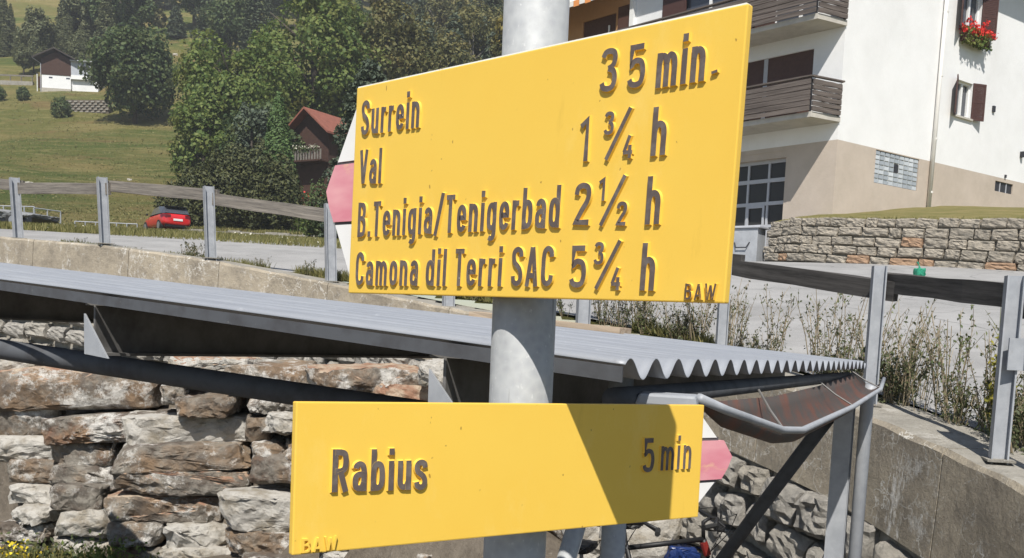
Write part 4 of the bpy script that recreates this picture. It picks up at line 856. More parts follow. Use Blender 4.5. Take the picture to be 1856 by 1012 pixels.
broadleaf('maple_tree', 'tallest maple behind the red roofed chalet, crown reaching out of the frame', put(560, 95), 19.5, 7.6, 'leaf_maple', 20000, .38, 3, ry=6, low=.08, ncl=85, cr=.24)
broadleaf('maple_tree', 'maple with some yellowing leaves between the tall maple and the pine', put(675, 99), 17.0, 5.4, 'leaf_olive', 13000, .38, 4, low=.1, ncl=60)
broadleaf('maple_tree', 'small low maple leaning out over the hay meadow', put(368, 84), 8.3, 3.5, 'leaf_maple', 8500, .34, 5, low=-.08, ncl=40)
broadleaf('maple_tree', 'dark maple filling the shade behind the yew hedge', put(480, 79), 9.0, 4.2, 'leaf_dark', 9000, .34, 6, low=.03, ncl=45)
broadleaf('ash_tree', 'grey leaved young tree between the yew hedge and the clipped cone', put(452, 70), 8.4, 1.7, 'needle_blue', 3500, .26, 7, low=.2, ncl=25)
conifer('blue_pine', 'bushy blue green pine standing between the chalet and the yellow sign', put(655, 49), 9.2, 2.7, 'needle_blue', 19000, .27, power=.55)
# forest trees on the slope
lar = conifer('larch_tree', 'slender pale green larch behind the brown and white chalet', put(20, 160), 10, 2.2, 'needle_larch', 6500, .33, 'larches behind the chalet', .8)
spr = conifer('spruce_tree', 'dark spruce in the forest on the upper slope', put(300, 215), 15, 3.0, 'needle_spruce', 6500, .42, 'spruces on the upper slope', .85)
olv = broadleaf('birch_tree', 'olive green leafy tree on the steep wooded slope', put(760, 112), 15, 4.6, 'leaf_olive', 8000, .38, 11, 'leafy trees on the wooded slope', ncl=40, bark='bark_pale')
dkb = broadleaf('beech_tree', 'dark green leafy tree in the forest on the upper slope', put(180, 205), 13, 4.6, 'leaf_dark', 7000, .42, 12, 'dark leafy trees on the upper slope', ncl=36)
pin = conifer('pine_tree', 'grey green pine with long branches on the steep wooded slope', put(800, 104), 15, 3.4, 'needle_blue', 5200, .42, 'pines on the wooded slope', .6)
gd = broadleaf('aspen_tree', 'aspen with golden yellow leaves on the wooded slope beside the post', put(893, 96), 16.5, 3.0, 'leaf_olive', 7000, .38, 13, ncl=34, bark='bark_pale'); P, N = crown_pts(1.9, 1.9, 2.6, 13.6, 10, 900, .4); leaves('golden_leaves', P, N, .36, 'leaf_yellow', gd, .8)
bir = broadleaf('willow_tree', 'loose pale green leafy tree behind the brown and white chalet', put(75, 152), 9, 2.6, 'needle_larch', 5500, .32, 14, 'loose leafy trees behind the chalet', ncl=26, cr=.32)
R1 = random.Random(21)
def zone(srcs, n, p0, p1, y0, y1, s0, s1):
    for i in range(n):
        px = p0+(p1-p0)*(i+R1.uniform(.1, .9))/n; y = R1.uniform(y0, y1); s = R1.uniform(s0, s1); copy_thing(R1.choice(srcs), put(px, y), R1.uniform(0, 6.28), (s*R1.uniform(.9, 1.15), s))
zone([lar, lar, bir], 13, -10, 150, 148, 165, .45, .8); zone([lar, dkb, bir], 10, 120, 245, 150, 178, .8, 1.25); zone([bir], 5, 20, 215, 145, 150, .4, .65)
zone([spr, dkb, dkb], 18, 130, 345, 200, 236, .8, 1.2); zone([spr, dkb], 16, 130, 420, 240, 285, 1.0, 1.5)
zone([dkb, spr], 12, 330, 640, 140, 190, .8, 1.15); zone([spr, dkb], 12, 420, 760, 195, 250, 1.0, 1.4)
zone([olv, pin, pin, olv], 12, 700, 905, 100, 122, .75, 1.05); zone([pin, spr, olv], 12, 690, 930, 128, 165, .9, 1.25); zone([spr, dkb], 12, 660, 1010, 175, 240, 1.1, 1.5)
zone([olv, pin], 5, 905, 1060, 104, 128, .8, 1.0)
conifer('spruce_tree', 'dense dark little spruce standing alone in the clearing on the slope', put(318, 176), 5.6, 2.1, 'needle_spruce', 5000, .42, power=.55)
broadleaf('thorn_bush', 'brownish bush beside the lone spruce in the clearing', put(288, 178), 4.6, 1.6, 'leaf_olive', 2200, .4, 15, ncl=18)
# yew hedge, clipped cone, garden shrubs
def shrub(name, label, cat, loc, lumps, n, size, mat, group=None, asp=.5):
    t = thing(name, label, cat, loc, 0, group); P = []; N = []; w = np.array([a[3]*a[4]*a[5] for a in lumps])**.7; w /= w.sum()
    for (cx, cy, cz, rx, ry, rz), k in zip(lumps, w):
        m_ = int(n*k); q = sph(m_); rad = rng.uniform(.3, 1, m_)**.35*(1+.12*np.sin(q[:, 0]*9+q[:, 2]*7)+.08*np.sin(q[:, 1]*15+q[:, 2]*11)); p = q*rad[:, None]*np.array([rx, ry, rz])+np.array([cx, cy, cz]); ok = p[:, 2] > -.1; P.append(p[ok]); N.append((q+np.array([0, -.1, .4]))[ok])
    leaves('foliage', np.concatenate(P), np.concatenate(N), size, mat, t, asp)
    mb = MB()
    for (cx, cy, cz, rx, ry, rz) in lumps: mb.tube([(cx*.9, cy, -.2), (cx, cy, cz+rz*.3)], [.10*min(1, rx), .03], 6)
    mb.build('stems', 'bark', t); return t
x, y, z = put(412, 62)
shrub('yew_hedge', 'broad dark yew hedge behind the red car', 'hedge', (x, y, z), [(-3.2, 0, 1.2, 1.6, 1.3, 1.6), (-1.9, .2, 1.8, 1.8, 1.6, 2.3), (0, .2, 2.3, 2.1, 1.7, 2.8), (1.7, .2, 2.4, 2.0, 1.7, 2.95), (3.3, .1, 2.1, 1.5, 1.5, 2.6)], 24000, .24, 'yew')
x, y, z = put(497, 66); t = thing('clipped_thuja', 'tall green thuja clipped to a cone behind the yew hedge', 'shrub', (x, y, z)); n = 9000; zz = 1-rng.uniform(0, 1, n)**.55; an = rng.uniform(0, 6.283, n); rd = 1.6*(1-zz)**.75*(.9+.2*rng.random(n))*(1+.07*np.sin(an*5+zz*20))+.04
leaves('foliage', np.stack([np.cos(an)*rd, np.sin(an)*rd, zz*8.9], 1), np.stack([np.cos(an), np.sin(an), np.full(n, .5)], 1), .21, 'thuja', t, .6); MB().tube([(0, 0, -.2), (0, 0, 6)], [.12, .03], 6).build('stems', 'bark', t)
x, y, z = put(570, 52); g1 = shrub('garden_shrub', 'loose green garden shrub with pink flowers in front of the chalet', 'shrub', (x, y, z), [(0, 0, 1.7, .75, .7, 1.5), (.6, .1, 1.4, .7, .6, 1.3), (-.5, .1, 1.0, .5, .5, 1.0)], 4200, .15, 'leaf_dark', asp=.6)
P = sph(26)*np.array([.9, .75, 1.0])+np.array([0, -.1, 2.0]); tag(leaves('pink_flowers', P, sph(26), .10, 'flower_red', g1, .9), kind='stuff')
for px in (533, 548):
    x, y, z = put(px, 51); t = thing('sunflower', 'tall yellow sunflower beside the garden shrub', 'flower', (x, y, z), 0, 'sunflowers by the garden shrub'); hh = 1.62
    MB().tube([(0, 0, -.05), (.02, 0, hh*.6), (0, -.03, hh)], .018, 6).build('stem', 'weed', t); P = np.array([[math.cos(k*.35)*.13, -.05, hh+math.sin(k*.35)*.13] for k in range(18)]); leaves('petals', P, np.tile([0, -1., .2], (18, 1)), .10, 'flower_yellow', t, .5, .2); MB().tube([(0, -.04, hh), (0, -.07, hh)], .085, 12).build('head', 'dark_timber', t)
    P = np.stack([rng.normal(0, .15, 26), rng.normal(0, .1, 26), rng.uniform(.3, 1.3, 26)], 1); leaves('leaf_foliage', P, sph(26)+np.array([0, 0, 1]), .2, 'leaf_maple', t, .7)
for k, (px, y, r) in enumerate(((118, 123, 1.2), (52, 131, .8), (5, 131, 1.1))):
    shrub('round_bush', ['dark round bush at the corner of the concrete lattice wall', 'small bush on the bank before the brown and white chalet', 'dark bush at the end of the chalet road'][k], 'bush', put(px, y), [(0, 0, r*.9, r, r, r*1.2)], 1500, .3, 'leaf_dark')
# grass ------------------------------------------------------------------
def blades(name, X, Y, Z, hgt, mat, wd=.012, parent=None, lean=.35):
    n = len(X); a = rng.uniform(0, 6.283, n); L = hgt*rng.uniform(.5, 1.2, n); w = wd*rng.uniform(.6, 1.5, n); lx = rng.normal(0, lean, n)*L; ly = rng.normal(0, lean, n)*L
    c, s = np.cos(a)*w, np.sin(a)*w; B = np.stack([X, Y, Z], 1); z0 = np.zeros(n)
    V = np.stack([B+np.stack([-c, -s, z0], 1), B+np.stack([c, s, z0], 1), B+np.stack([lx+c*.25, ly+s*.25, L], 1), B+np.stack([lx-c*.25, ly-s*.25, L], 1)], 1).reshape(-1, 3)
    return np_mesh(name, V, np.arange(4*n).reshape(-1, 4), mat, parent)
n = 30000; X = rng.uniform(-17, 1.5, n); Y = 18.55+rng.uniform(0, 1, n)**1.3*9+np.clip(-8-X, 0, 9)*.32; o = blades('verge_grass', X, Y, H(X, Y)-.04, .16, 'grass', .010); tag(o, 'tall half dry grass along the far road edge', 'grass', kind='stuff')
n = 26000; X = rng.uniform(-38, -4, n); Y = rng.uniform(26, 62, n); o = blades('meadow_grass', X, Y, H(X, Y)-.04, .15, 'grass', .03); tag(o, 'short grass of the sloping hay meadow', 'grass', kind='stuff')
n = 15000; Y = 60+rng.uniform(0, 1, n)**1.2*90; X = -Y*.60+rng.uniform(0, 1, n)*Y*.36; o = blades('meadow_tufts', X, Y, H(X, Y)-.05, .11, 'grass', .09); tag(o, 'uneven tufts of grass over the upper hay meadow', 'grass', kind='stuff')
n = 150; X = rng.uniform(-15, 0, n); Y = rng.uniform(18.6, 26, n); P = np.stack([X, Y, H(X, Y)+rng.uniform(.04, .14, n)], 1); o = leaves('verge_flowers', P, np.tile([0, -.3, 1.], (n, 1)), .045, 'flower_pale', None, .9); tag(o, 'tiny pale flowers scattered in the roadside grass', 'flowers', kind='stuff')
n = 9000; k = rng.uniform(0, 1, n); S0 = rng.integers(0, n, n)
ssx = rng.uniform(5.2, 17.5, n); wp = np.array([list(wpt(float(s), -.38-abs(rng.normal(0, .06)))) for s in ssx]); dens = vnoise(ssx, ssx*0, .5, 8) > -.12; wp = wp[dens]; o = blades('fence_grass', wp[:, 0], wp[:, 1], H(wp[:, 0], wp[:, 1])-.02, .12, 'grass', .006); tag(o, 'thin strip of grass growing behind the concrete capping', 'grass', kind='stuff')
n = 2600; ii = rng.uniform(0, 1, n); wp2 = np.array([list(Vector((sp(float(a)*sa[-1])[0], sp(float(a)*sa[-1])[1], sp(float(a)*sa[-1])[3]))) for a in ii]); o = blades('lawn_fringe', wp2[:, 0]+rng.uniform(.1, .5, n), wp2[:, 1]+rng.uniform(.1, .5, n), wp2[:, 2]-.02, .10, 'grass', .012); tag(o, 'ragged grass fringe on top of the garden wall', 'grass', kind='stuff')
# weeds behind the fence ------------------------------------------------------------------
def weed(name, label, cat, seed, h, stems, spread, mat, group, leafn=60, lsize=.03, bare=.5):
    rr = random.Random(seed); t = thing(name, label, cat, (0, 0, 0), 0, group); mb = MB(); P = []; N = []
    for i in range(stems):
        a = rr.uniform(0, 6.28); L = h*rr.uniform(.55, 1.05); dx, dy = math.cos(a)*spread*rr.uniform(.3, 1), math.sin(a)*spread*rr.uniform(.3, 1); bx, by = rr.gauss(0, .12)*h, rr.gauss(0, .12)*h; pts = [(dx*.3, dy*.3, -.03), (dx*.6+bx*.4, dy*.6+by*.4, L*.5), (dx*1.0+bx, dy*1.0+by, L)]; mb.tube(pts, [.0035, .0028, .0015], 4)
        for k in range(rr.randint(3, 6)):
            tt = rr.uniform(.35, .95); b = Vector(pts[1]).lerp(Vector(pts[2]), max(0, tt*2-1)) if tt > .5 else Vector(pts[0]).lerp(Vector(pts[1]), tt*2); a2 = rr.uniform(0, 6.28); l2 = h*rr.uniform(.08, .2); e = b+Vector((math.cos(a2)*l2*.7, math.sin(a2)*l2*.7, l2)); mb.tube([b, e], [.0018, .001], 3)
            for q in range(rr.randint(2, 6)): P.append(b.lerp(e, rr.random())+Vector((rr.gauss(0, .008), rr.gauss(0, .008), rr.gauss(0, .008)))); N.append((math.cos(a2), math.sin(a2), .5))
        for q in range(leafn//stems): tt = rr.random()**(1/bare); P.append(Vector((dx*(.3+.5*tt)+rr.gauss(0, .025), dy*(.3+.5*tt)+rr.gauss(0, .025), L*tt*.62))); N.append((rr.gauss(0, 1), rr.gauss(0, 1), .8))
    mb.build('stems', 'stalk_dry' if mat != 'goldenrod' else 'weed', t); leaves('leaf_foliage', np.array([list(p) for p in P]), np.array(N), lsize, mat, t, .45); return t
W = [weed('tall_weed', 'thin wiry weed growing along the road edge behind the fence', 'weed', i, .54, 5, .20, 'weed_dark' if i % 2 else 'weed', 'weeds along the fence', 36, .022, .8) for i in range(4)]
WB = [weed('bushy_weed', 'low bushy green weed growing along the road edge behind the fence', 'weed', 10+i, .32, 11, .20, 'weed' if i % 2 else 'weed_dark', 'bushy weeds along the fence', 150, .027, 1.2) for i in range(3)]
first = set(); R2 = random.Random(33)
def plant(srcs, s, out, sc):
    src = R2.choice(srcs); p = wpt(s, out); p.z = float(H(np.array([p.x]), np.array([p.y]))[0])-.01; rz = R2.uniform(0, 6.28)
    if src.name not in first: first.add(src.name); src.location = p; src.rotation_euler = (0, 0, rz); src.scale = (sc,)*3
    else: copy_thing(src, p, rz, (sc, sc))
# s along the wall: near post 3.0, the next 4.5, then 6.3, 8.3 ... metres from its near end
SA = [float(arc[np.argmin(np.hypot(WL[:, 0]-p[0], WL[:, 1]-p[1]))]) for p in POSTS]
for k in range(16): plant(W, R2.uniform(SA[0]+.25, SA[1]+.35), R2.uniform(-.55, -.34), R2.uniform(.75, 1.35))
for k in range(13): plant(WB, R2.uniform(SA[0]+.1, SA[1]+.5), R2.uniform(-.5, -.25), R2.uniform(.8, 1.3))
for k in range(30): plant(W, R2.uniform(SA[1]+.2, SA[3]+.3), R2.uniform(-.6, -.36), R2.uniform(.8, 1.35))
for k in range(15): plant(WB, R2.uniform(SA[1]+.2, SA[3]+.4), R2.uniform(-.5, -.3), R2.uniform(.7, 1.1))
for k in range(7): plant(WB, R2.uniform(SA[3], SA[4]+.4), R2.uniform(-.5, -.35), R2.uniform(.5, .8))
for s, sc in ((SA[5]+.5, .7), (SA[6]-.5, .6), (SA[6]+.7, .95), (SA[6]+.85, 1.0), (SA[7]+.3, .45), (SA[7]+1.1, .6), (SA[0]-.35, .9), (SA[0]-.7, 1.0), (SA[0]-1.0, 1.0)): plant(WB, s, -.4, sc)
for p in W+WB:
    if p.name not in first: plant([p], SA[2]+R2.uniform(0, 1), -.42, 1)
g = weed('goldenrod_plant', 'single upright yellow green plume taller than the weeds around it', 'weed', 91, .80, 2, .025, 'goldenrod', None, 420, .038, 2.6); p = wpt(SA[0]+.55, -.42); g.location = (p.x, p.y, float(H(np.array([p.x]), np.array([p.y]))[0])-.01)
# plants at the foot of the slab bank and in the masonry
for k, (px, py, yy, h, mt, lab) in enumerate(((38, 1008, 11.1, .30, 'weed', 'flowering cushion of small yellow flowers at the foot of the slabs'), (190, 1005, 10.7, .26, 'leaf_maple', 'fresh green fern leaf patch at the foot of the slabs'), (110, 1012, 10.9, .22, 'weed_dark', 'dry reddish weed tuft at the foot of the slabs'))):
    c = spot(px, py, yy); t = thing('bank_plant', lab, 'plant', (c.x, c.y, c.z-.12)); P = rng.normal(0, 1, (420, 3))*np.array([.22, .12, .10])+np.array([0, 0, .10]); leaves('leaf_foliage', P, sph(420)+np.array([0, 0, .5]), .06, mt, t, .5)
    if k == 0: P = rng.normal(0, 1, (70, 3))*np.array([.17, .08, .06])+np.array([0, -.08, .2]); leaves('yellow_flowers', P, np.tile([0, -.6, .6], (70, 1)), .045, 'flower_yellow', t, .9)['kind'] = 'stuff'
o = blades('yard_weeds', rng.uniform(-7, -3.4, 2500), rng.uniform(10.3, 11.3, 2500), np.full(2500, -3.15), .22, 'grass', .012); tag(o, 'dry grass at the foot of the stacked slabs', 'grass', kind='stuff')
for k, (px, py, yy, sz) in enumerate(((1452, 918, 7.75, .10), (1352, 845, 8.0, .08), (1478, 940, 7.6, .07))):
    c = spot(px, py, yy); t = thing('wall_fern', ['yellow green fern tuft rooted in the masonry beside the strut', 'small clinging plant at the top of the masonry by the sign tip', 'little green tuft below the fern in the masonry'][k], 'plant', (c.x, c.y-.02, c.z-.03)); P = rng.normal(0, 1, (130, 3))*np.array([sz, .05, sz*.8]); leaves('leaf_foliage', P, np.tile([0, -1., .4], (130, 1)), .075, 'leaf_olive' if k != 1 else 'weed', t, .3)

# ------------------------------------------------------------------ chalets and things on the slope
x, y, z = put(110, 137.5); z = 29.9; ch = thing('hillside_chalet', 'chalet with white ground floor, brown timber gable and grey boarded annex on the hillside', 'house', (x, y, z), R(7))
def lp(name, mat, x0, x1, y0, y1, z0, z1, parent=ch): return MB().box(x0, x1, y0, y1, z0, z1).build(name, mat, parent)
lp('plinth', 'wall_stone', -2.0, 2.0, -.04, 7, -1.5, .80); lp('ground_floor', 'white_plaster', -1.97, 1.97, 0, 7, .80, 2.62)
up_ = lp('timber_storey', 'dark_timber', -2.03, 2.03, -.06, 7, 2.62, 4.85); MB().add([(-2.03, -.06, 4.85), (2.03, -.06, 4.85), (0, -.06, 5.85), (-2.03, 7, 4.85), (2.03, 7, 4.85), (0, 7, 5.85)], [(0, 1, 2), (5, 4, 3), (0, 2, 5, 3), (1, 4, 5, 2)]).build('gable', 'dark_timber', ch)
for sx in (-1, 1): fixn(MB().hexa([(sx*3.0, -.9, 4.62), (0, -.9, 6.08), (0, 7.5, 6.08), (sx*3.0, 7.5, 4.62), (sx*3.0, -.9, 4.80), (0, -.9, 6.26), (0, 7.5, 6.26), (sx*3.0, 7.5, 4.80)]).build('roof', 'dark_tile', ch))
for xx in (-1.0, 1.35): lp('window', 'window_glass', xx, xx+.5, -.012, .1, 2.15, 2.36)
lp('annex_base', 'white_plaster', 2.05, 5.6, .3, 6.5, -1.4, 2.2); lp('annex_boards', 'grey_boards', 2.04, 5.0, -.10, 6.5, 2.2, 4.65); lp('annex_roof', 'frame_grey', 2.0, 5.3, -.5, 6.7, 4.65, 4.78); lp('annex_window', 'glass_dark', 3.3, 4.6, -.13, -.02, 3.5, 4.1); lp('balcony_rail', 'white_paint', 2.06, 5.0, -.2, -.101, 2.2, 2.75)
lp('side_door', 'dark_timber', -2.6, -2.2, .4, .6, .8, 2.4); lp('porch_post', 'white_paint', -2.75, -2.65, .3, .4, .3, 2.7); MB().tube([(-2.95, -.85, 4.65), (-2.05, -.12, 4.1), (-2.05, -.12, .1)], .05, 6).build('downpipe', 'frame_grey', ch)
lp('terrace', 'concrete_top', -2.8, 7.5, -.9, -.05, -1.6, -.25)
x, y, z = put(160, 126); lw = thing('lattice_wall', 'pale precast concrete lattice retaining wall beneath the chalet terrace', 'wall', (x, y, z+.2), R(-8))
MB().box(-3.2, 3.2, .15, .9, -1.2, 1.45).build('earth_core', 'soil', lw)
for j in range(5):
    for i in range(8):
        xx = -3.2+i*.8+(.4 if j % 2 else 0); MB().box(xx, xx+.46, 0, .4, -.15+j*.32, -.15+j*.32+.17).build('lattice_block', 'concrete_top', lw)
x, y, z = put(20, 141); rd = thing('chalet_road_wall', 'pale low wall and railing along the road to the hillside chalet', 'wall', (x, y, z)); MB().box(-9, 4.2, -.2, .2, -1, .55).build('kerb_wall', 'concrete_top', rd); MB().box(-9, 4.2, -.05, .05, 1.25, 1.45).build('rail', 'plank', rd)
for i in range(9): MB().box(-8.8+i*1.6, -8.7+i*1.6, -.06, .06, .55, 1.45).build('post', 'plank', rd)
x, y, z = put(553, 77); c2 = thing('timber_chalet', 'dark brown timber chalet with red tiled roof and flowered balcony', 'house', (x, y, z), R(-30))
zt = 14.6-z
def l2(name, mat, *a): return MB().box(*a).build(name, mat, c2)
l2('base_storey', 'dark_timber', -1.9, 1.9, .1, 6.5, -1, zt-2.4); l2('timber_storey', 'dark_timber', -1.95, 1.95, 0, 6.5, zt-2.4, zt); MB().add([(-1.95, 0, zt), (1.95, 0, zt), (0, 0, zt+1.55), (-1.95, 6.5, zt), (1.95, 6.5, zt), (0, 6.5, zt+1.55)], [(0, 1, 2), (5, 4, 3), (0, 2, 5, 3), (1, 4, 5, 2)]).build('gable', 'dark_timber', c2)
for sx in (-1, 1): fixn(MB().hexa([(sx*2.5, -.8, zt-.40), (0, -.8, zt+1.62), (0, 6.9, zt+1.62), (sx*2.5, 6.9, zt-.40), (sx*2.5, -.8, zt-.24), (0, -.8, zt+1.78), (0, 6.9, zt+1.78), (sx*2.5, 6.9, zt-.24)]).build('roof', 'red_tile', c2))
l2('balcony_floor', 'dark_timber', -1.9, 2.0, -1.0, 0, zt-2.52, zt-2.4); l2('balcony_rail', 'dark_timber', -1.9, 2.0, -1.0, -.93, zt-1.62, zt-1.54)
for i in range(14): l2('baluster', 'plank', -1.86+i*.29, -1.70+i*.29, -.99, -.95, zt-2.4, zt-1.62)
P = np.stack([rng.uniform(-1.8, 1.9, 160), rng.normal(-1.03, .05, 160), zt-1.55+abs(rng.normal(0, .14, 160))], 1); leaves('balcony_flowers', P, sph(160), .12, 'flower_pale', c2, .8)['kind'] = 'stuff'; P = np.stack([rng.uniform(-1.8, 1.9, 240), rng.normal(-1.03, .06, 240), zt-1.6+rng.normal(0, .12, 240)], 1); leaves('balcony_leaves', P, sph(240), .13, 'leaf_dark', c2, .8)
x, y, z = put(260, 172); pp = thing('power_pole', 'slim wooden power line pole in the clearing above the maple', 'pole', (x, y, z)); MB().tube([(0, 0, -.3), (0, 0, 12)], [.16, .11], 8).build('pole', 'bark_pale', pp); MB().box(-.7, .7, -.06, .06, 11, 11.14).build('crossarm', 'bark_pale', pp)
for k, (px, y, s, lab) in enumerate(((60, 84, .65, 'pale boulder lying in the middle of the hay meadow'), (237, 88, .4, 'small flat pale rock on the hay meadow near the maples'), (317, 165, .7, 'pale slab lying in the clearing below the lone spruce'))):
    x, y, z = put(px, y); o = rock('boulder', (x, y, z+.12*s), 1.1*s, .8*s, .6*s, .4, 0, 0, 'rock_pale', None, (0, 0, 0), 70+k, .08*s); tag(o, lab, 'rock')
# low wall below the hedge
x, y, z = put(462, 56); o = thing('low_wall', 'low pale wall with a grassy top below the yew hedge', 'wall', (x, y, z)); mb = MB()
for i in range(13):
    xx = -4.6+i*.73; mb = MB().box(xx, xx+.715, -.15, .3, -.4, .36+.05*math.sin(i*1.9)); mb.build('wall_block', 'concrete_top', o)
n = 5000; X = rng.uniform(-4.5, 4.8, n); Y = rng.uniform(.1, 2.2, n); blades('grass_top', X, Y, .30+.10*np.sin(X*1.3), .2, 'grass', .03, o)
x, y, z = put(240, 60); o = thing('low_wall', 'low grey rubble wall along the lane ahead of the red car', 'wall', (x-.5, y+3, z))
for i in range(8): MB().box(-2.6+i*.7, -2.6+i*.7+.66, -.2, .2, -.3, .45+.06*math.sin(i*2.3)).build('stone', 'wall_stone', o)
def railing(name, label, loc, rz, L, h, n, ends=True):
    t = thing(name, label, 'railing', loc, rz)
    for i in range(n): MB().tube([(L*i/(n-1), 0, -.2), (L*i/(n-1), 0, h)], .03, 6).build('post', 'steel', t)
    for k in (.48, 1.0): MB().tube([(0, 0, h*k), (L, 0, h*k)], .028, 6).build('rail', 'steel', t)
    return t
x, y, z = put(-40, 42); railing('pipe_railing', 'galvanised pipe railing beside the covered trailer', (x, y, z), R(-6), 2.9, 1.0, 7)
x, y, z = put(82, 41.5); railing('pipe_railing', 'short angled end piece of galvanised pipe railing near the fence post', (x-.35, y, z), R(62), 1.3, 1.0, 3)
x, y, z = put(140, 50); railing('pipe_railing', 'low galvanised pipe railing across the meadow between the fence posts', (x, y, z), R(4), 3.2, .62, 7)
x, y, z = put(28, 27); tr = thing('covered_trailer', 'low trailer under a dark grey tarpaulin behind the grass verge', 'trailer', (x, y, z), R(-8))
rock('tarpaulin', (-.1, .3, .42), 1.9, 1.3, .24, 0, 0, .08, 'tarp', tr, (0, 0, 0), 77, .05); MB().box(-1.0, .85, -.32, .9, .20, .34).build('chassis', 'car_black', tr)
for xx in (-.45, .35):
    w = MB().tube([(xx, -.42, .24), (xx, -.26, .24)], .24, 18).build('tyre', 'rubber', tr); MB().tube([(xx, -.43, .24), (xx, -.40, .24)], .13, 14).build('rim', 'rim', w)

# ------------------------------------------------------------------ red car
x, y, z = put(303, 57.5); car = thing('parked_car', 'red hatchback with black roof parked by the hedge, seen from behind', 'car', (x, y, z+.02), R(128))
def car_body():
    # stations along x (front +): (x, half width, z bottom, z waist), shell of body
    st = [(2.0, .62, .38, .62), (1.9, .78, .26, .74), (1.45, .87, .22, .90), (.75, .89, .20, .97), (0, .90, .20, 1.0), (-.9, .90, .20, 1.03), (-1.55, .88, .24, 1.06), (-1.9, .80, .32, 1.02), (-2.0, .70, .40, .80)]
    mb = MB(); n = 10
    for x_, w, z0, z1 in st:
        for k, (a, b) in enumerate(((-.86, 0), (-1, .22), (-1.0, .62), (-.95, .9), (-.84, 1), (.84, 1), (.95, .9), (1.0, .62), (1, .22), (.86, 0))): mb.v.append((x_, a*w, z0+(z1-z0)*b))
    for i in range(len(st)-1):
        for j in range(n): mb.f.append((i*n+j, i*n+(j+1) % n, (i+1)*n+(j+1) % n, (i+1)*n+j)); mb.mi.append(0)
    mb.f += [tuple(range(n)), tuple((len(st)-1)*n+j for j in range(n-1, -1, -1))]; mb.mi += [0, 0]; o = mb.build('body', 'car_red', car, smooth=True); fixn(o); md = o.modifiers.new('s', 'SUBSURF'); md.levels = md.render_levels = 2; return o
car_body()
mb = MB(); gs = [(1.0, .74, .97), (.35, .66, 1.40), (-.6, .66, 1.48), (-1.45, .64, 1.42), (-1.85, .72, 1.04)]
for x_, w, zt_ in gs: mb.v += [(x_, -w, zt_), (x_, w, zt_)]
gb = [(1.0, .80, .93), (.35, .84, .98), (-.6, .85, 1.0), (-1.45, .82, 1.02), (-1.86, .72, 1.0)]
for x_, w, zt_ in gb: mb.v += [(x_, -w, zt_), (x_, w, zt_)]
for i in range(4):
    a = i*2; b = 10+i*2; mb.f += [(a, a+1, a+3, a+2), (a, a+2, b+2, b), (a+1, b+1, b+3, a+3)]; mb.mi += [1 if i in (1, 2) else 0, 0, 0]
gh = fixn(mb.build('glasshouse', ['window_glass', 'car_black'], car)); md = gh.modifiers.new('b', 'BEVEL'); md.width = .04; md.segments = 2
mb = MB().box(-1.72, -1.38, -.62, .62, 1.43, 1.47); mb.build('roof_spoiler', 'car_black', gh)
for sx in (1.28, -1.25):
    for sy in (-1, 1):
        w = MB().tube([(sx, sy*.72, .32), (sx, sy*.915, .32)], .325, 24).build('tyre', 'rubber', car); MB().tube([(sx, sy*.91, .32), (sx, sy*.93, .32)], .22, 16).build('rim', 'rim', w)
for sy in (-1, 1):
    fixn(MB().hexa([(-1.99, sy*.42, .78), (-1.99, sy*.72, .78), (-1.60, sy*.90, .80), (-1.6, sy*.42, .80), (-1.99, sy*.42, .95), (-1.97, sy*.70, .95), (-1.55, sy*.895, .96), (-1.6, sy*.42, .95)]).build('tail_light', 'tail_red', car))
    MB().box(.62, .78, sy*.92-.10*(sy < 0), sy*.92+.10*(sy > 0), .98, 1.10).build('mirror', 'car_black', car, bevel=.02)
MB().box(-2.02, -1.97, -.27, .27, .60, .72).build('number_plate', 'plate_white', car); MB().box(-1.99, -1.7, -.7, .7, .24, .36).build('bumper', 'car_black', car)
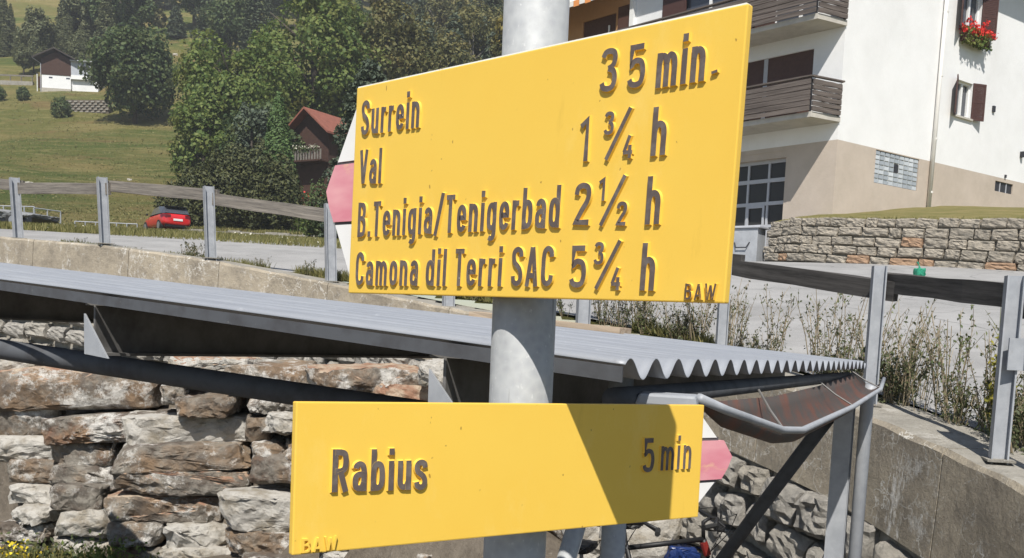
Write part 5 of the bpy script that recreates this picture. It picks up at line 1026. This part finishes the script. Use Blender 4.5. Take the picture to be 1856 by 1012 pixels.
# ------------------------------------------------------------------ bicycles in the shelter
def bicycle(label, loc, rz, fm, bag):
    t = thing('bicycle', label, 'bicycle', loc, rz); lean = .0
    for nm, xx in (('rear_wheel', -.52), ('front_wheel', .52)):
        ring = [(xx+.33*math.cos(a), 0, .34+.33*math.sin(a)) for a in np.linspace(0, 6.283, 33)]; w = MB().tube(ring, .019, 8, cap=False).build(nm, 'rubber', t, smooth=True); MB().tube([(xx, -.05, .34), (xx, .05, .34)], .022, 8).build('hub', 'rim', w)
        mb = MB()
        for k in range(14): a = k*.4488; mb.tube([(xx, .02*(-1)**k, .34), (xx+.32*math.cos(a), 0, .34+.32*math.sin(a))], .0016, 3)
        mb.build('spokes', 'rim', w)
    bb, st, ht, hb = (-.10, 0, .30), (-.24, 0, .78), (.36, 0, .84), (.40, 0, .70); mb = MB()
    for a, b, r in ((bb, st, .018), (st, ht, .02), (bb, hb, .024), (ht, hb, .022), ((-.52, -.06, .34), st, .01), ((-.52, .06, .34), st, .01), ((-.52, -.06, .34), bb, .011), ((-.52, .06, .34), bb, .011)): mb.tube([a, b], r, 10)
    mb.build('frame', fm, t, smooth=True); mb = MB(); mb.tube([hb, (.43, -.06, .62), (.52, -.06, .34)], .014, 8); mb.tube([hb, (.43, .06, .62), (.52, .06, .34)], .014, 8); mb.build('fork', 'bike_black', t, smooth=True)
    mb = MB(); mb.tube([ht, (.35, 0, .97), (.40, 0, 1.0)], .016, 8); mb.tube([(.30, -.33, 1.02), (.37, -.2, 1.04), (.42, 0, 1.0), (.37, .2, 1.04), (.30, .33, 1.02)], .014, 8); h = mb.build('handlebar', 'bike_black', t, smooth=True)
    for sy in (-1, 1):
        MB().tube([(.30, sy*.33, 1.02), (.20, sy*.36, 1.01)], .019, 8).build('grip', 'rubber', h); MB().tube([(.36, sy*.22, 1.03), (.40, sy*.27, .99), (.34, sy*.33, .98)], .008, 6).build('brake_lever', 'bike_black', h); MB().tube([(.38, sy*.2, 1.03), (.55, sy*.14, 1.06), (.54, sy*.05, .9), (.42, 0, .74)], .004, 5).build('cable', 'rubber', h, smooth=True)
    MB().tube([st, (-.27, 0, .93)], .014, 8).build('seat_post', 'rim', t); rock('saddle', (-.27, 0, .96), .26, .14, .06, 0, 0, 0, 'bike_black', t, (0, 0, 0), 9, .01)
    MB().tube([(-.10, -.09, .30), (-.10, .09, .30)], .03, 10).build('bottom_bracket', 'bike_black', t); MB().tube([(-.10, -.08, .30), (.02, -.08, .19)], .011, 6).build('crank', 'rim', t); MB().tube([(-.10, -.06, .30), (-.10, -.055, .30)], .09, 20).build('chainring', 'bike_black', t)
    if bag: rock('frame_bag', (.20, 0, .70), .26, .10, .18, .0, 0, .1, 'bike_blue', t, (0, 0, 0), 5, .02); MB().tube([(.36, 0, .82), (.40, 0, .72)], .03, 10).build('head_tube', 'bike_red', t); rock('lamp', (.50, .04, .93), .07, .08, .08, 0, 0, 0, 'bike_black', t, (0, 0, 0), 6, .01)
def gy(x, y): return float(yardz(np.array([x]), np.array([y]))[0])
bicycle('dark bicycle with a navy blue frame bag parked beneath the shelter roof', (1.12, 6.85, gy(1.12, 6.85)), R(12), 'bike_black', True)
bicycle('black bicycle parked under the shelter behind the round post', (.62, 6.35, gy(.62, 6.35)), R(62), 'bike_black', False)
bg_ = thing('green_bag', 'small tied green plastic bag lying on the road before the garden wall', 'bag', (6.85, 16.2, hz(6.85, 16.2)+.05))
rock('sack', (0, 0, .07), .17, .13, .14, .3, 0, 0, 'bag_green', bg_, (0, 0, 0), 61, .02); MB().tube([(0, 0, .13), (-.02, 0, .19), (-.05, 0, .24)], [.02, .008, .018], 7).build('tied_neck', 'bag_green', bg_)

# ------------------------------------------------------------------ the air of the valley
m = bpy.data.materials.new('haze'); m.use_nodes = True; t = m.node_tree; t.nodes.remove(t.nodes['Principled BSDF']); v = t.nodes.new('ShaderNodeVolumePrincipled'); v.inputs['Color'].default_value = (.93, .96, 1, 1); v.inputs['Density'].default_value = .0007; v.inputs['Anisotropy'].default_value = .2
t.links.new(v.outputs[0], t.nodes['Material Output'].inputs['Volume']); M['haze'] = m
hb_ = MB().box(-440, 440, -70, 440, -8, 215).build('haze', 'haze'); tag(hb_, 'thin bluish summer haze filling the valley air', 'haze', kind='stuff')
